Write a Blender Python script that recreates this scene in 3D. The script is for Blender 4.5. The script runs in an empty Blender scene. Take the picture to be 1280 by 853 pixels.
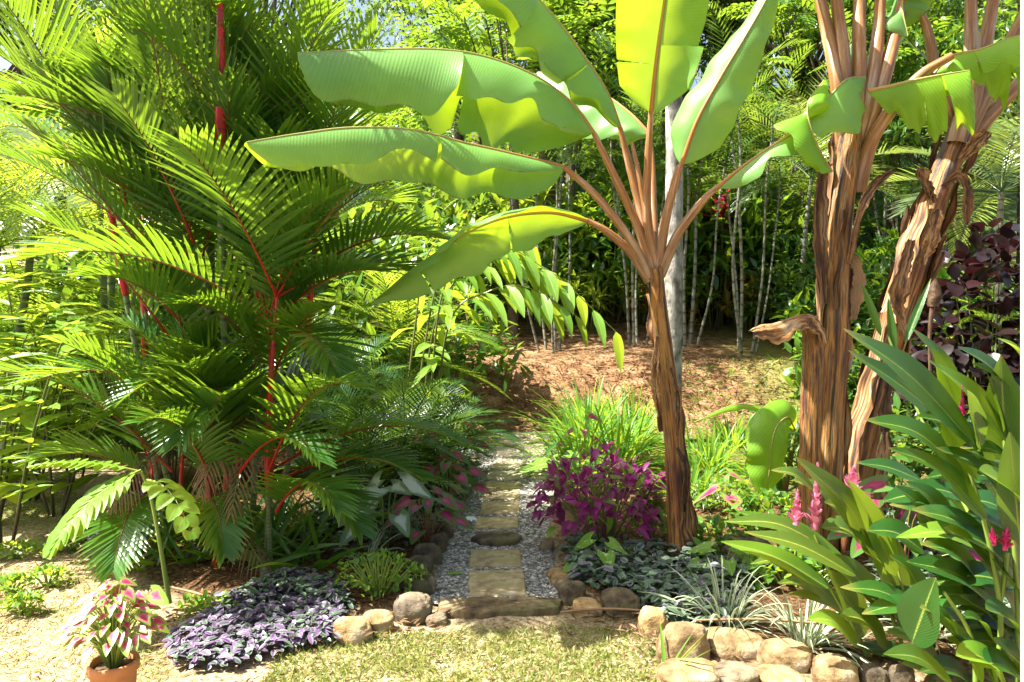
import bpy, math, random
import numpy as np
from mathutils import Vector

# ---------------------------------------------------------------- camera, sky, sun, exposure
scene = bpy.context.scene
COL = scene.collection
F, CX, HZ, CAMH = 900.0, 640.0, 400.0, 1.6           # focal length and horizon in photo pixels
cam_d = bpy.data.cameras.new("camera"); cam = bpy.data.objects.new("camera", cam_d); COL.objects.link(cam)
cam.location = (0, 0, CAMH); cam.rotation_euler = (math.radians(90), 0, 0)
cam_d.sensor_width = 36; cam_d.lens = F / 1280 * 36; cam_d.shift_y = -(426.5 - HZ) / 1280
cam_d.clip_start = 0.05; cam_d.clip_end = 600
scene.camera = cam

SUN_AZ, SUN_EL = math.radians(-94), math.radians(58)   # azimuth from +Y towards +X
sdir = Vector((math.sin(SUN_AZ) * math.cos(SUN_EL), math.cos(SUN_AZ) * math.cos(SUN_EL), math.sin(SUN_EL)))
world = bpy.data.worlds.new("World"); scene.world = world; world.use_nodes = True
wn = world.node_tree; bg = wn.nodes["Background"]
sky = wn.nodes.new("ShaderNodeTexSky"); sky.sky_type = 'NISHITA'; sky.sun_disc = False
sky.sun_elevation = SUN_EL; sky.sun_rotation = SUN_AZ; sky.air_density = 1.0; sky.dust_density = 5.0
wn.links.new(sky.outputs[0], bg.inputs[0]); bg.inputs[1].default_value = 0.07
sun_d = bpy.data.lights.new("sun", 'SUN'); sun_d.energy = 5.0; sun_d.angle = math.radians(0.5); sun_d.color = (1, 0.965, 0.90)
sun = bpy.data.objects.new("sun", sun_d); COL.objects.link(sun); sun.location = (-6, 2, 12)
sun.rotation_euler = sdir.to_track_quat('Z', 'Y').to_euler()
vs = scene.view_settings
vs.view_transform = 'Standard'; vs.look = 'None'; vs.gamma = 1; vs.use_curve_mapping = False; vs.exposure = 2.2
cy = scene.cycles; scene.render.filter_size = 1.15
cy.max_bounces = 8; cy.diffuse_bounces = 4; cy.glossy_bounces = 2; cy.transmission_bounces = 5; cy.transparent_max_bounces = 4
cy.use_denoising = True; cy.caustics_reflective = False; cy.caustics_refractive = False; cy.sample_clamp_indirect = 8

rng = np.random.default_rng(11)
R = lambda a, b, n=None: rng.uniform(a, b, n)
UP = np.array([0., 0., 1.])

def P(px, py, Y):
    return np.array([(px - CX) / F * Y, Y, CAMH - (py - HZ) / F * Y])
def G(px, py):
    Y = CAMH * F / (py - HZ); return np.array([(px - CX) / F * Y, Y, 0.])

# ---------------------------------------------------------------- objects, tags
def tag(o, label=None, cat=None, group=None, kind=None):
    if label: o['label'] = label
    if cat: o['category'] = cat
    if group: o['group'] = group
    if kind: o['kind'] = kind
    return o
def thing(name, label, cat, loc, group=None):
    o = bpy.data.objects.new(name, None); COL.objects.link(o); o.empty_display_size = 0.1
    o.location = tuple(loc); return tag(o, label, cat, group)
def copy_tree(o, parent=None):
    c = o.copy(); COL.objects.link(c)
    if parent is not None: c.parent = parent
    for ch in list(o.children): copy_tree(ch, c)
    return c
def place(o, loc, rz=0., sc=1., tilt=(0, 0)):
    o.location = tuple(loc); o.rotation_euler = (tilt[0], tilt[1], rz); o.scale = (sc, sc, sc)

class MB:
    """collects quads (with a per-point 'leaf' vector: u along, v across, random) and links them as ONE mesh object"""
    def __init__(s): s.v = []; s.f = []; s.a = []; s.m = []; s.n = 0
    def add(s, v, f, a=None, mat=0):
        v = np.asarray(v, float).reshape(-1, 3); f = np.asarray(f, int).reshape(-1, 4)
        if a is None: a = np.zeros_like(v); a[:, 2] = rng.random()
        s.v.append(v); s.f.append(f + s.n); s.a.append(np.asarray(a, float).reshape(-1, 3)); s.m.append(np.full(len(f), mat, int)); s.n += len(v)
        return s
    def build(s, name, mats, parent=None, origin=(0, 0, 0), smooth=True):
        me = bpy.data.meshes.new(name)
        v = np.concatenate(s.v) - np.asarray(origin, float); f = np.concatenate(s.f)
        me.from_pydata(v.tolist(), [], f.tolist())
        at = me.attributes.new("leaf", 'FLOAT_VECTOR', 'POINT'); at.data.foreach_set("vector", np.concatenate(s.a).astype(np.float32).ravel())
        for m in (mats if isinstance(mats, (list, tuple)) else [mats]): me.materials.append(m)
        me.polygons.foreach_set("material_index", np.concatenate(s.m).astype(np.int32))
        if smooth: me.polygons.foreach_set("use_smooth", np.ones(len(f), bool))
        me.update()
        o = bpy.data.objects.new(name, me); COL.objects.link(o)
        if parent is not None: o.parent = parent
        else: o.location = tuple(origin)
        return o

# ---------------------------------------------------------------- shape helpers
def nrm(a): return a / np.maximum(np.linalg.norm(a, axis=-1, keepdims=True), 1e-9)
def gridfaces(M, nu, nv):
    i = np.arange(nu)[:, None]; j = np.arange(nv)[None, :]
    q = np.stack([i * (nv + 1) + j, (i + 1) * (nv + 1) + j, (i + 1) * (nv + 1) + j + 1, i * (nv + 1) + j + 1], -1).reshape(-1, 4)
    return (q[None] + (np.arange(M) * (nu + 1) * (nv + 1))[:, None, None]).reshape(-1, 4)
def spl(pts, n):
    p = np.asarray(pts, float)
    if p.ndim == 1: p = p[:, None]
    k = len(p)
    if k == 1: return np.repeat(p, n, 0)
    if k == 2: return p[0] + (p[1] - p[0]) * np.linspace(0, 1, n)[:, None]
    q = np.vstack([2 * p[0] - p[1], p, 2 * p[-1] - p[-2]])
    s = np.linspace(0, k - 1 - 1e-9, n); i = s.astype(int); t = (s - i)[:, None]
    a, b, c, d = q[i], q[i + 1], q[i + 2], q[i + 3]
    return 0.5 * (2 * b + (c - a) * t + (2 * a - 5 * b + 4 * c - d) * t ** 2 + (3 * b - a - 3 * c + d) * t ** 3)
def sp1(vals, n): return spl(vals, n)[:, 0]

LANCE = lambda t: np.maximum(0.03, np.sin(np.pi * np.clip(t, 0, 1) ** 0.75) ** 0.8)
STRAP = lambda t: np.maximum(0.04, np.minimum(1, 0.45 + 3 * t) * (1 - t ** 3))
OVAL = lambda t: np.maximum(0.03, np.sqrt(np.clip(1 - (2 * t - 1) ** 2, 0, 1)) * (1 - 0.25 * t))
BROAD = lambda t: np.maximum(0.02, np.sin(np.pi * np.clip(t, 0, 1) ** 0.62) ** 0.75)
HEART = lambda t: np.maximum(0.02, np.clip(1 - t, 0, 1) ** 0.75 * np.clip(0.55 + 2.2 * t, 0, 1.05))
LEAFLET = lambda t: np.maximum(0.03, np.minimum(1, 0.3 + 4 * t) * np.clip(1 - t, 0, 1) ** 0.55)

def surf(mb, spine, N, w, fold=0., nv=2, var=None, heart=0., wave=0., wfreq=6., mat=0):
    """spine (M,n,3), N (M,3), w (M,n): M leaf surfaces"""
    M, n, _ = spine.shape
    T = nrm(np.gradient(spine, axis=1)); N = np.broadcast_to(np.asarray(N, float), (M, 3))
    S = nrm(np.cross(T, N[:, None, :])); Nn = nrm(np.cross(S, T))
    fold = np.broadcast_to(np.asarray(fold, float), (M,))[:, None, None, None]
    vv = np.linspace(-1, 1, nv + 1)[None, None, :, None]; t = np.linspace(0, 1, n)[None, :, None, None]
    W = w[:, :, None, None]
    pos = spine[:, :, None, :] + S[:, :, None, :] * W * vv * np.cos(fold) + Nn[:, :, None, :] * W * np.abs(vv) * np.sin(fold)
    if heart:
        Ln = np.linalg.norm(spine[:, -1] - spine[:, 0], axis=-1)[:, None, None, None]
        pos = pos - T[:, :, None, :] * Ln * heart * np.abs(vv) ** 1.5 * (1 - t) ** 2
    if wave:
        ph = R(0, 6.28, M)[:, None, None, None]
        pos = pos + Nn[:, :, None, :] * W * wave * vv ** 2 * np.sin(t * wfreq * 3.1 + ph + 1.3 * np.sign(vv))
    if var is None: var = rng.random(M)
    var = np.broadcast_to(np.asarray(var, float), (M,))
    a = np.stack(np.broadcast_arrays(t[..., 0], vv[..., 0], var[:, None, None]), -1)
    mb.add(pos, gridfaces(M, n - 1, nv), a, mat)

def blades(mb, base, D, N, L, W, droop=0., fold=0., prof=LANCE, nu=4, nv=2, **k):
    base = np.atleast_2d(base); M = len(base)
    D = nrm(np.broadcast_to(np.asarray(D, float), (M, 3))); N = np.broadcast_to(np.asarray(N, float), (M, 3))
    L, W, droop = [np.broadcast_to(np.asarray(x, float), (M,)) for x in (L, W, droop)]
    t = np.linspace(0, 1, nu + 1)
    T = nrm(D[:, None, :] + droop[:, None, None] * t[None, :, None] * np.array([0, 0, -1.]))
    st = 0.5 * (T[:, 1:] + T[:, :-1]) * (L / nu)[:, None, None]
    spine = np.concatenate([base[:, None], base[:, None] + np.cumsum(st, 1)], 1)
    surf(mb, spine, N, W[:, None] * prof(t)[None], fold, nv, **k)
    return spine

def tube(mb, pts, rad, seg=8, n=None, ridge=0., nr=3, twist=0., mat=0, var=None, rough=0.):
    p = np.asarray(pts, float)
    if n: p = spl(p, n); rad = sp1(rad if np.ndim(rad) else [rad, rad], n)
    m = len(p); rad = np.broadcast_to(np.asarray(rad, float), (m,))
    T = nrm(np.gradient(p, axis=0)); ref = np.array([1., 0, 0]) if abs(T[m // 2, 2]) > 0.8 else UP
    A = nrm(np.cross(T, ref)); B = np.cross(T, A)
    th = np.linspace(0, 2 * np.pi, seg + 1)[None, :]; t = np.linspace(0, 1, m)[:, None]
    rr = rad[:, None] * np.ones_like(th)
    if ridge: rr = rr * (1 + ridge * (((nr * th / (2 * np.pi) + twist * t) % 1) - 0.5))
    if rough: rr = rr * (1 + rough * (np.sin(th * 3 + t * 17) * np.sin(t * 31 + th) + 0.6 * np.sin(t * 53 + 2 * th)))
    if ridge: rr[:, -1] = rr[:, 0]
    pos = p[:, None, :] + A[:, None, :] * (rr * np.cos(th))[..., None] + B[:, None, :] * (rr * np.sin(th))[..., None]
    a = np.stack(np.broadcast_arrays(t, th / np.pi - 1, rng.random() if var is None else var), -1)
    mb.add(pos, gridfaces(1, m - 1, seg), a, mat)

def tubes(mb, P0, P1, r0, r1, seg=5, sag=0., n=4, mat=0):
    """M thin tubes, each bowed"""
    for a, b in zip(np.atleast_2d(P0), np.atleast_2d(P1)):
        m = (a + b) / 2 + UP * sag * np.linalg.norm(b - a)
        tube(mb, [a, m, b], [r0, (r0 + r1) / 2, r1], seg, n, mat=mat)

def frond(mb, rb, base, d, L, droop, n=26, ll=0.4, lw=0.012, lift=0.45, ang=(1.15, 0.5), ldroop=0.35, bare=0.15, rr=0.008, var=None, nu=4, side=None, prof=LEAFLET, jit=0.06):
    """one pinnate frond: leaflets into mb, its rachis into rb"""
    d = nrm(np.asarray(d, float)); m = 24; t = np.linspace(0, 1, m)
    T = nrm(d[None] + droop * (t ** 1.4)[:, None] * np.array([0, 0, -1.]))
    sp = np.vstack([base, base + np.cumsum(0.5 * (T[1:] + T[:-1]) * L / (m - 1), 0)])
    if rb is not None: tube(rb, sp, np.linspace(rr, rr * 0.25, m), 5, var=var)
    S0 = np.cross(d, UP) if side is None else np.asarray(side, float)
    if np.linalg.norm(S0) < 0.15: S0 = np.array([1., 0.2, 0])
    S0 = nrm(S0)
    tt = np.linspace(bare, 0.99, n)
    pos = np.stack([np.interp(tt, t, sp[:, k]) for k in range(3)], 1); Tt = nrm(np.stack([np.interp(tt, t, T[:, k]) for k in range(3)], 1))
    St = nrm(S0[None] - Tt * (Tt @ S0)[:, None]); Nt = np.cross(St, Tt)
    x = (tt - bare) / (1 - bare)
    a = ang[0] + (ang[1] - ang[0]) * x; le = ll * (0.55 + 0.45 * np.sin(np.pi * np.clip(x * 0.9 + 0.12, 0, 1))) * (1 - 0.35 * x ** 3)
    if var is None: var = rng.random()
    for sg in (-1, 1):
        aa = a + R(-jit, jit, n); lf = lift + R(-0.1, 0.1, n)
        side_v = sg * St * np.cos(lf)[:, None] + Nt * np.sin(lf)[:, None]
        D = Tt * np.cos(aa)[:, None] + side_v * np.sin(aa)[:, None]
        N = Nt * np.cos(lf)[:, None] - sg * St * np.sin(lf)[:, None]
        blades(mb, pos, D, N, le * R(0.9, 1.08, n), lw, ldroop * R(0.6, 1.4, n), 0.25, prof, nu, 2, var=np.clip(var + R(-0.12, 0.12, n), 0, 1))
    return sp

def wob(v, amp, k, seed):
    r = np.random.default_rng(seed); o = np.zeros(len(v))
    for i in range(7):
        q = r.normal(size=3) * k * (1 + 0.5 * i); o += np.sin(v @ q + r.uniform(0, 6.28)) / (1 + 0.6 * i)
    return amp * o / 2.5
def rock_mesh(mb, c, size, seed, flat=0.0, mat=0, nu=30, nv=40):
    th = np.linspace(0.0, np.pi, nu + 1)[:, None]; ph = np.linspace(0, 2 * np.pi, nv + 1)[None, :]
    u = np.stack(np.broadcast_arrays(np.sin(th) * np.cos(ph), np.sin(th) * np.sin(ph), np.cos(th) + 0 * ph), -1).reshape(-1, 3)
    box = np.sign(u) * np.abs(u) ** 0.74
    r = 1 + wob(u, 0.22, 1.3, seed) - 0.09 * np.abs(wob(u, 1.0, 3.2, seed + 1)) + wob(u, 0.03, 8, seed + 2) + wob(u, 0.014, 18, seed + 3)
    v = box * r[:, None]
    v[:, 2] = np.where(v[:, 2] > 0, v[:, 2] * (1 - flat * np.clip(v[:, 2], 0, 1)), v[:, 2])
    v = v * np.asarray(size) / 2
    a = np.zeros_like(v); a[:, 0] = (1 - u[:, 2]) / 2; a[:, 2] = (seed % 17) / 17
    mb.add(v + np.asarray(c), gridfaces(1, nu, nv), a, mat)
def slab_mesh(mb, poly, z0, z1, seed=0, jag=0.004, sub=8, mat=0, bev=0.012):
    """thick slab from a convex polygon: subdivided outline, rounded upper edge, slightly uneven top"""
    p = np.asarray(poly, float); k = len(p); out = []
    for i in range(k):
        for s in np.linspace(0, 1, sub, endpoint=False): out.append(p[i] * (1 - s) + p[(i + 1) % k] * s)
    o = np.array(out); c = o.mean(0); r = np.random.default_rng(seed)
    o = o + r.normal(size=o.shape) * jag
    rings = []; zs = [(1.0, z0), (1.0, z1 - bev), (-.25, z1 - bev * 0.3), (-1.0, z1), (0.8, z1), (0.5, z1), (0.25, z1)]
    m = len(o); dist = np.linalg.norm(o - c, axis=1)
    for q, z in zs:
        sc = np.ones(m) * q if q > 0 else np.clip(1 + q * bev / dist, 0.02, 1)
        rings.append(np.column_stack([c + (o - c) * sc[:, None], z + r.normal(size=m) * (0.001 if z > z0 else 0)]))
    rings.append(np.column_stack([c + (o - c) * 0.01, np.full(m, z1)]))
    v = np.concatenate([np.vstack([g, g[:1]]) for g in rings]); n = len(rings)
    mb.add(v, gridfaces(1, n - 1, m)[:, ::-1], None, mat)
def inpoly(pts, poly):
    x, y = pts[:, 0], pts[:, 1]; r = np.zeros(len(pts), bool); q = np.asarray(poly); j = len(q) - 1
    for i in range(len(q)):
        c = ((q[i, 1] > y) != (q[j, 1] > y)) & (x < (q[j, 0] - q[i, 0]) * (y - q[i, 1]) / (q[j, 1] - q[i, 1] + 1e-12) + q[i, 0]); r ^= c; j = i
    return r
def scatter(poly, n):
    q = np.asarray(poly); lo, hi = q.min(0), q.max(0); out = np.zeros((0, 2))
    while len(out) < n:
        p = rng.uniform(lo, hi, (n * 3, 2)); out = np.vstack([out, p[inpoly(p, q)]])
    return out[:n]
def gpoly(*pp): return np.array([G(a, b)[:2] for a, b in pp])
def rand_dirs(n, zlo=-1, zhi=1):
    z = R(zlo, zhi, n); a = R(0, 2 * np.pi, n); s = np.sqrt(1 - z * z); return np.stack([s * np.cos(a), s * np.sin(a), z], 1)

# ---------------------------------------------------------------- materials
def new_mat(name):
    m = bpy.data.materials.new(name); m.use_nodes = True; nt = m.node_tree; nt.nodes.clear()
    out = nt.nodes.new("ShaderNodeOutputMaterial"); return m, nt, out
class NT:
    def __init__(s, nt): s.nt = nt
    def n(s, t, **k):
        x = s.nt.nodes.new(t)
        for a, b in k.items(): setattr(x, a, b)
        return x
    def l(s, a, b): s.nt.links.new(a, b)
    def val(s, x, sock):
        if isinstance(x, (int, float)): sock.default_value = x
        elif isinstance(x, tuple): sock.default_value = x if len(x) == 4 else (*x, 1)
        else: s.l(x, sock)
    def math(s, op, a, b=0., c=0., clamp=False):
        x = s.n("ShaderNodeMath", operation=op); x.use_clamp = clamp
        s.val(a, x.inputs[0]); s.val(b, x.inputs[1]); s.val(c, x.inputs[2]); return x.outputs[0]
    def mix(s, f, a, b, mode='MIX'):
        x = s.n("ShaderNodeMix", data_type='RGBA', blend_type=mode)
        s.val(f, x.inputs[0]); s.val(a, x.inputs[6]); s.val(b, x.inputs[7]); return x.outputs[2]
    def attr(s):
        a = s.n("ShaderNodeAttribute", attribute_name="leaf"); x = s.n("ShaderNodeSeparateXYZ"); s.l(a.outputs['Vector'], x.inputs[0])
        return x.outputs[0], x.outputs[1], x.outputs[2]
    def fattr(s, nm): return s.n("ShaderNodeAttribute", attribute_name=nm).outputs['Fac']
    def noise(s, scale, detail=3, vec=None, rough=0.55, stretch=None):
        x = s.n("ShaderNodeTexNoise"); x.inputs['Scale'].default_value = scale; x.inputs['Detail'].default_value = detail; x.inputs['Roughness'].default_value = rough
        if vec is None: vec = s.n("ShaderNodeTexCoord").outputs['Object']
        if stretch:
            mp = s.n("ShaderNodeMapping"); mp.inputs['Scale'].default_value = stretch; s.l(vec, mp.inputs[0]); vec = mp.outputs[0]
        s.l(vec, x.inputs['Vector']); return x.outputs['Fac']
    def ramp(s, f, stops):
        x = s.n("ShaderNodeValToRGB"); e = x.color_ramp.elements
        while len(e) < len(stops): e.new(0.5)
        for q, (p, c) in zip(e, stops): q.position = p; q.color = (*c, 1) if len(c) == 3 else c
        s.val(f, x.inputs[0]); return x.outputs[0]
    def step(s, f, lo, hi):
        x = s.n("ShaderNodeMapRange"); x.inputs[1].default_value = lo; x.inputs[2].default_value = hi; s.val(f, x.inputs[0]); return x.outputs[0]
    def bump(s, h, st=0.3, d=0.01):
        b = s.n("ShaderNodeBump"); b.inputs['Strength'].default_value = st; b.inputs['Distance'].default_value = d; s.l(h, b.inputs['Height']); return b.outputs[0]

def leaf_mat(name, c1, c2, t1=None, tr=0.4, rough=0.35, rib=None, ribw=0.06, vein=0., vfreq=60., vslant=1.5, style=None, c3=None, c4=None, spec=0.4, edge=None, blot=0.25, dry=0.0):
    m, nt, out = new_mat(name); g = NT(nt); u, v, r = g.attr()
    av = g.math('ABSOLUTE', v)
    col = g.mix(r, c1, c2)
    nz = g.noise(7, 2)
    col = g.mix(g.math('MULTIPLY', g.step(nz, 0.35, 0.7), blot), col, tuple(0.45 * x for x in c1))
    if dry:
        col = g.mix(g.math('MULTIPLY', g.step(g.math('ADD', u, g.math('MULTIPLY', r, 0.25)), 1.0, 1.22), dry), col, (0.45, 0.3, 0.08))
    t1 = t1 or tuple(min(1, 2.2 * x) for x in c2)
    h = None
    if vein:
        ph = g.math('ADD', g.math('MULTIPLY', u, vfreq), g.math('MULTIPLY', av, -vslant * vfreq * 0.1))
        h = g.math('SINE', ph); st = g.step(h, 0.1, 0.9)
        col = g.mix(g.math('MULTIPLY', st, vein), col, tuple(min(1, 1.7 * x + 0.02) for x in c2) if style != 'stripe' else c3)
    tcol = g.mix(r, t1, tuple(0.75 * x for x in t1))
    if vein: tcol = g.mix(g.math('MULTIPLY', st, vein * 0.5), tcol, tuple(0.6 * x for x in t1))
    if style == 'banana':        # fine lengthwise mottling that also shows when the blade glows
        n2 = g.noise(3.5, 5); tcol = g.mix(g.math('MULTIPLY', g.step(n2, .42, .68), .55), tcol, tuple(0.5 * x for x in t1))
    if style == 'caladium':      # pink or pale centre, green margin, pink veins
        n2 = g.noise(30, 2)
        d = g.math('ADD', g.math('ADD', g.math('MULTIPLY', av, 0.9), g.math('MULTIPLY', g.math('ABSOLUTE', g.math('SUBTRACT', u, 0.25)), 1.1)), g.math('MULTIPLY', g.math('SUBTRACT', n2, 0.5), 0.6))
        d = g.math('ADD', d, g.math('MULTIPLY', g.math('SUBTRACT', r, 0.5), 0.35))
        k = g.step(d, 0.78, 0.5)
        col = g.mix(k, col, g.mix(g.step(d, 0.5, 0.15), c3, c4)); tcol = g.mix(k, tcol, g.mix(0.5, c3, c4))
    if style == 'margin':        # pale margins
        k = g.step(av, 0.35, 0.6); col = g.mix(k, col, c3); tcol = g.mix(k, tcol, c3)
    if style == 'spots':
        n2 = g.noise(60, 1); k = g.step(n2, 0.62, 0.68); col = g.mix(k, col, c3)
    if rib is not None:
        k = g.step(av, ribw, ribw * 0.4); col = g.mix(k, col, rib); tcol = g.mix(k, tcol, tuple(0.5 * x for x in rib))
    if style == 'banana':
        n4 = g.noise(5, 5, rough=.7); k = g.step(g.math('ADD', av, g.math('MULTIPLY', g.math('SUBTRACT', n4, .5), .25)), .985, 1.03); k2 = g.step(g.noise(17, 4, rough=.7), .70, .74)
        k = g.math('MAXIMUM', k, k2); col = g.mix(k, col, (0.20, 0.10, 0.035)); tcol = g.mix(k, tcol, (0.16, 0.08, 0.02))
    if edge is not None:
        k = g.step(av, 0.9, 0.98); col = g.mix(k, col, edge)
    p = g.n("ShaderNodeBsdfPrincipled"); g.val(col, p.inputs['Base Color']); p.inputs['Roughness'].default_value = rough
    p.inputs['Specular IOR Level'].default_value = spec
    if h is not None: nb = g.bump(h, 0.1 if style == 'banana' else 0.25, 0.004); g.l(nb, p.inputs['Normal'])
    if tr > 0:
        t = g.n("ShaderNodeBsdfTranslucent"); g.val(tcol, t.inputs[0])
        mx = g.n("ShaderNodeMixShader"); mx.inputs[0].default_value = tr
        g.l(p.outputs[0], mx.inputs[1]); g.l(t.outputs[0], mx.inputs[2]); g.l(mx.outputs[0], out.inputs[0])
    else: g.l(p.outputs[0], out.inputs[0])
    return m
def simple_mat(name, stops, scale=8, detail=5, rough=0.8, bump=0.4, bd=0.01, stretch=None, spec=0.3, moss=None):
    m, nt, out = new_mat(name); g = NT(nt)
    n1 = g.noise(scale, detail, stretch=stretch); col = g.ramp(n1, stops)
    u, v, r = g.attr()
    col = g.mix(1.0, col, g.ramp(r, [(0, (0.72, 0.72, 0.75)), (1, (1.15, 1.1, 1.0))]), 'MULTIPLY')
    if moss:
        n3 = g.noise(scale * 0.6, 4); col = g.mix(g.math('MULTIPLY', g.step(n3, 0.5, 0.62), 0.75), col, moss)
    p = g.n("ShaderNodeBsdfPrincipled"); g.val(col, p.inputs['Base Color']); p.inputs['Roughness'].default_value = rough; p.inputs['Specular IOR Level'].default_value = spec
    if bump:
        n2 = g.noise(scale * 5, 6, stretch=stretch, rough=0.65); g.l(g.bump(g.math('ADD', n2, n1), bump, bd), p.inputs['Normal'])
    g.l(p.outputs[0], out.inputs[0]); return m

M = {}
M['palm'] = leaf_mat('palm leaflets', (0.016, 0.075, 0.012), (0.065, 0.19, 0.014), (0.36, 0.56, 0.025), 0.34, 0.3, rib=(0.1, 0.2, 0.03), ribw=0.12, dry=0.7, spec=0.5)
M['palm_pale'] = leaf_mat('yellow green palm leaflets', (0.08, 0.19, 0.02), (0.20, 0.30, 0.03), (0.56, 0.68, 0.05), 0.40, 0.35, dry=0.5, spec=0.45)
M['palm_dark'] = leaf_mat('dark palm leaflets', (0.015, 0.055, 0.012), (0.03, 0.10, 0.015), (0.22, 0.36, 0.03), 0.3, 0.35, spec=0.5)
M['palm_far'] = leaf_mat('far palm leaflets', (0.025, 0.085, 0.015), (0.075, 0.18, 0.02), (0.36, 0.52, 0.04), 0.36, 0.4)
M['palm_silver'] = leaf_mat('shiny palm leaflets', (0.05, 0.10, 0.03), (0.13, 0.19, 0.07), (0.4, 0.5, 0.08), 0.35, 0.28, spec=0.7)
M['banana'] = leaf_mat('banana leaf', (0.15, 0.36, 0.07), (0.21, 0.42, 0.12), (0.46, 0.62, 0.012), 0.42, 0.38, vein=0.12, vfreq=620, vslant=0.4, blot=0.12, spec=0.7, style='banana')
M['banana_lit'] = leaf_mat('backlit banana leaf', (0.13, 0.32, 0.02), (0.2, 0.4, 0.03), (0.55, 0.72, 0.02), 0.45, 0.4, vein=0.35, vfreq=220, vslant=2, blot=0.1, style='banana')  # yellower copy of the banana leaf; glow of backlight put into its colour
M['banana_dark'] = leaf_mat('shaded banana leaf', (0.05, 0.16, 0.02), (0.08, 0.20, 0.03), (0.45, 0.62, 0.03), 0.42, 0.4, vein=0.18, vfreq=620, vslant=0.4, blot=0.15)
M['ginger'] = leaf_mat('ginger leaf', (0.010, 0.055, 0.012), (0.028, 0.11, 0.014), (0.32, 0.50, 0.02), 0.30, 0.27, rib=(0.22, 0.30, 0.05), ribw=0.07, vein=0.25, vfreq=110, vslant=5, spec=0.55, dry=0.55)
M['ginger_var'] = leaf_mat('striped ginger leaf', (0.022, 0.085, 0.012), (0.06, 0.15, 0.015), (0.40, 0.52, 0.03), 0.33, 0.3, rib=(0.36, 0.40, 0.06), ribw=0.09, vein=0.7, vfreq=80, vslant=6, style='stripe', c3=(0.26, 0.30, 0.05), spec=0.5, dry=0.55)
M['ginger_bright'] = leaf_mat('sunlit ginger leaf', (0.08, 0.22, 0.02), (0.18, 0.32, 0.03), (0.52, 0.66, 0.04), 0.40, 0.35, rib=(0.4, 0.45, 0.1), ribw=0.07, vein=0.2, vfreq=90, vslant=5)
M['tree'] = leaf_mat('tree leaf', (0.018, 0.07, 0.012), (0.05, 0.14, 0.018), (0.30, 0.46, 0.03), 0.36, 0.3, rib=(0.12, 0.2, 0.04), spec=0.5)
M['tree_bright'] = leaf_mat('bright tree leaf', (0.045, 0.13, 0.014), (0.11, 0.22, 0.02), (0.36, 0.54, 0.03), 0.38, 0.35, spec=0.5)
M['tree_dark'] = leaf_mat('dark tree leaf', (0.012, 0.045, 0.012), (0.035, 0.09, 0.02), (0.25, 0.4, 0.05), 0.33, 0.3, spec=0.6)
M['dracaena'] = leaf_mat('dracaena leaf', (0.08, 0.18, 0.02), (0.24, 0.32, 0.035), (0.48, 0.60, 0.04), 0.38, 0.35, spec=0.5)
M['croton'] = leaf_mat('croton leaf', (0.10, 0.14, 0.02), (0.36, 0.12, 0.02), (0.6, 0.4, 0.05), 0.35, 0.33, rib=(0.5, 0.3, 0.03), ribw=0.15)
M['cordyline'] = leaf_mat('red cordyline leaf', (0.20, 0.015, 0.03), (0.36, 0.03, 0.05), (0.7, 0.05, 0.08), 0.38, 0.33)
M['maroon'] = leaf_mat('maroon leaf', (0.012, 0.008, 0.008), (0.026, 0.010, 0.011), (0.06, 0.012, 0.015), 0.15, 0.28, spec=0.6)
M['purple'] = leaf_mat('purple leaf', (0.09, 0.010, 0.055), (0.32, 0.04, 0.19), (0.60, 0.06, 0.30), 0.35, 0.35, rib=(0.3, 0.05, 0.2))
M['trad'] = leaf_mat('silver purple leaf', (0.03, 0.06, 0.04), (0.13, 0.06, 0.15), (0.25, 0.08, 0.28), 0.15, 0.4, style='margin', c3=(0.15, 0.16, 0.155), spec=0.5, blot=0.1)
M['trad_green'] = leaf_mat('silver green leaf', (0.03, 0.075, 0.03), (0.075, 0.13, 0.055), (0.15, 0.25, 0.08), 0.15, 0.4, style='margin', c3=(0.11, 0.15, 0.10), spec=0.5, blot=0.1)
M['trad_pink'] = leaf_mat('silver violet leaf', (0.10, 0.03, 0.12), (0.22, 0.10, 0.24), (0.35, 0.1, 0.36), 0.2, 0.4, style='margin', c3=(0.19, 0.17, 0.21), spec=0.5, blot=0.1)
M['cal_pink'] = leaf_mat('pink caladium leaf', (0.10, 0.22, 0.02), (0.20, 0.32, 0.04), (0.5, 0.62, 0.06), 0.35, 0.4, style='caladium', c3=(0.48, 0.11, 0.17), c4=(0.46, 0.02, 0.08))
M['cal_dark'] = leaf_mat('dark pink caladium leaf', (0.03, 0.10, 0.018), (0.06, 0.15, 0.02), (0.3, 0.42, 0.05), 0.32, 0.4, style='caladium', c3=(0.24, 0.012, 0.06), c4=(0.42, 0.04, 0.16))
M['cal_white'] = leaf_mat('white caladium leaf', (0.10, 0.20, 0.08), (0.2, 0.3, 0.16), (0.5, 0.6, 0.4), 0.3, 0.4, style='caladium', c3=(0.55, 0.62, 0.52), c4=(0.62, 0.68, 0.6))
M['cal_green'] = leaf_mat('speckled green leaf', (0.10, 0.25, 0.02), (0.16, 0.32, 0.03), (0.55, 0.7, 0.05), 0.4, 0.38, rib=(0.4, 0.5, 0.15), style='spots', c3=(0.5, 0.55, 0.3))
M['lily'] = leaf_mat('strap leaf', (0.045, 0.16, 0.018), (0.12, 0.28, 0.025), (0.44, 0.64, 0.04), 0.4, 0.38)
M['spider'] = leaf_mat('striped strap leaf', (0.09, 0.17, 0.07), (0.16, 0.24, 0.10), (0.4, 0.5, 0.2), 0.25, 0.42, style='margin', c3=(0.50, 0.52, 0.36))
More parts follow.
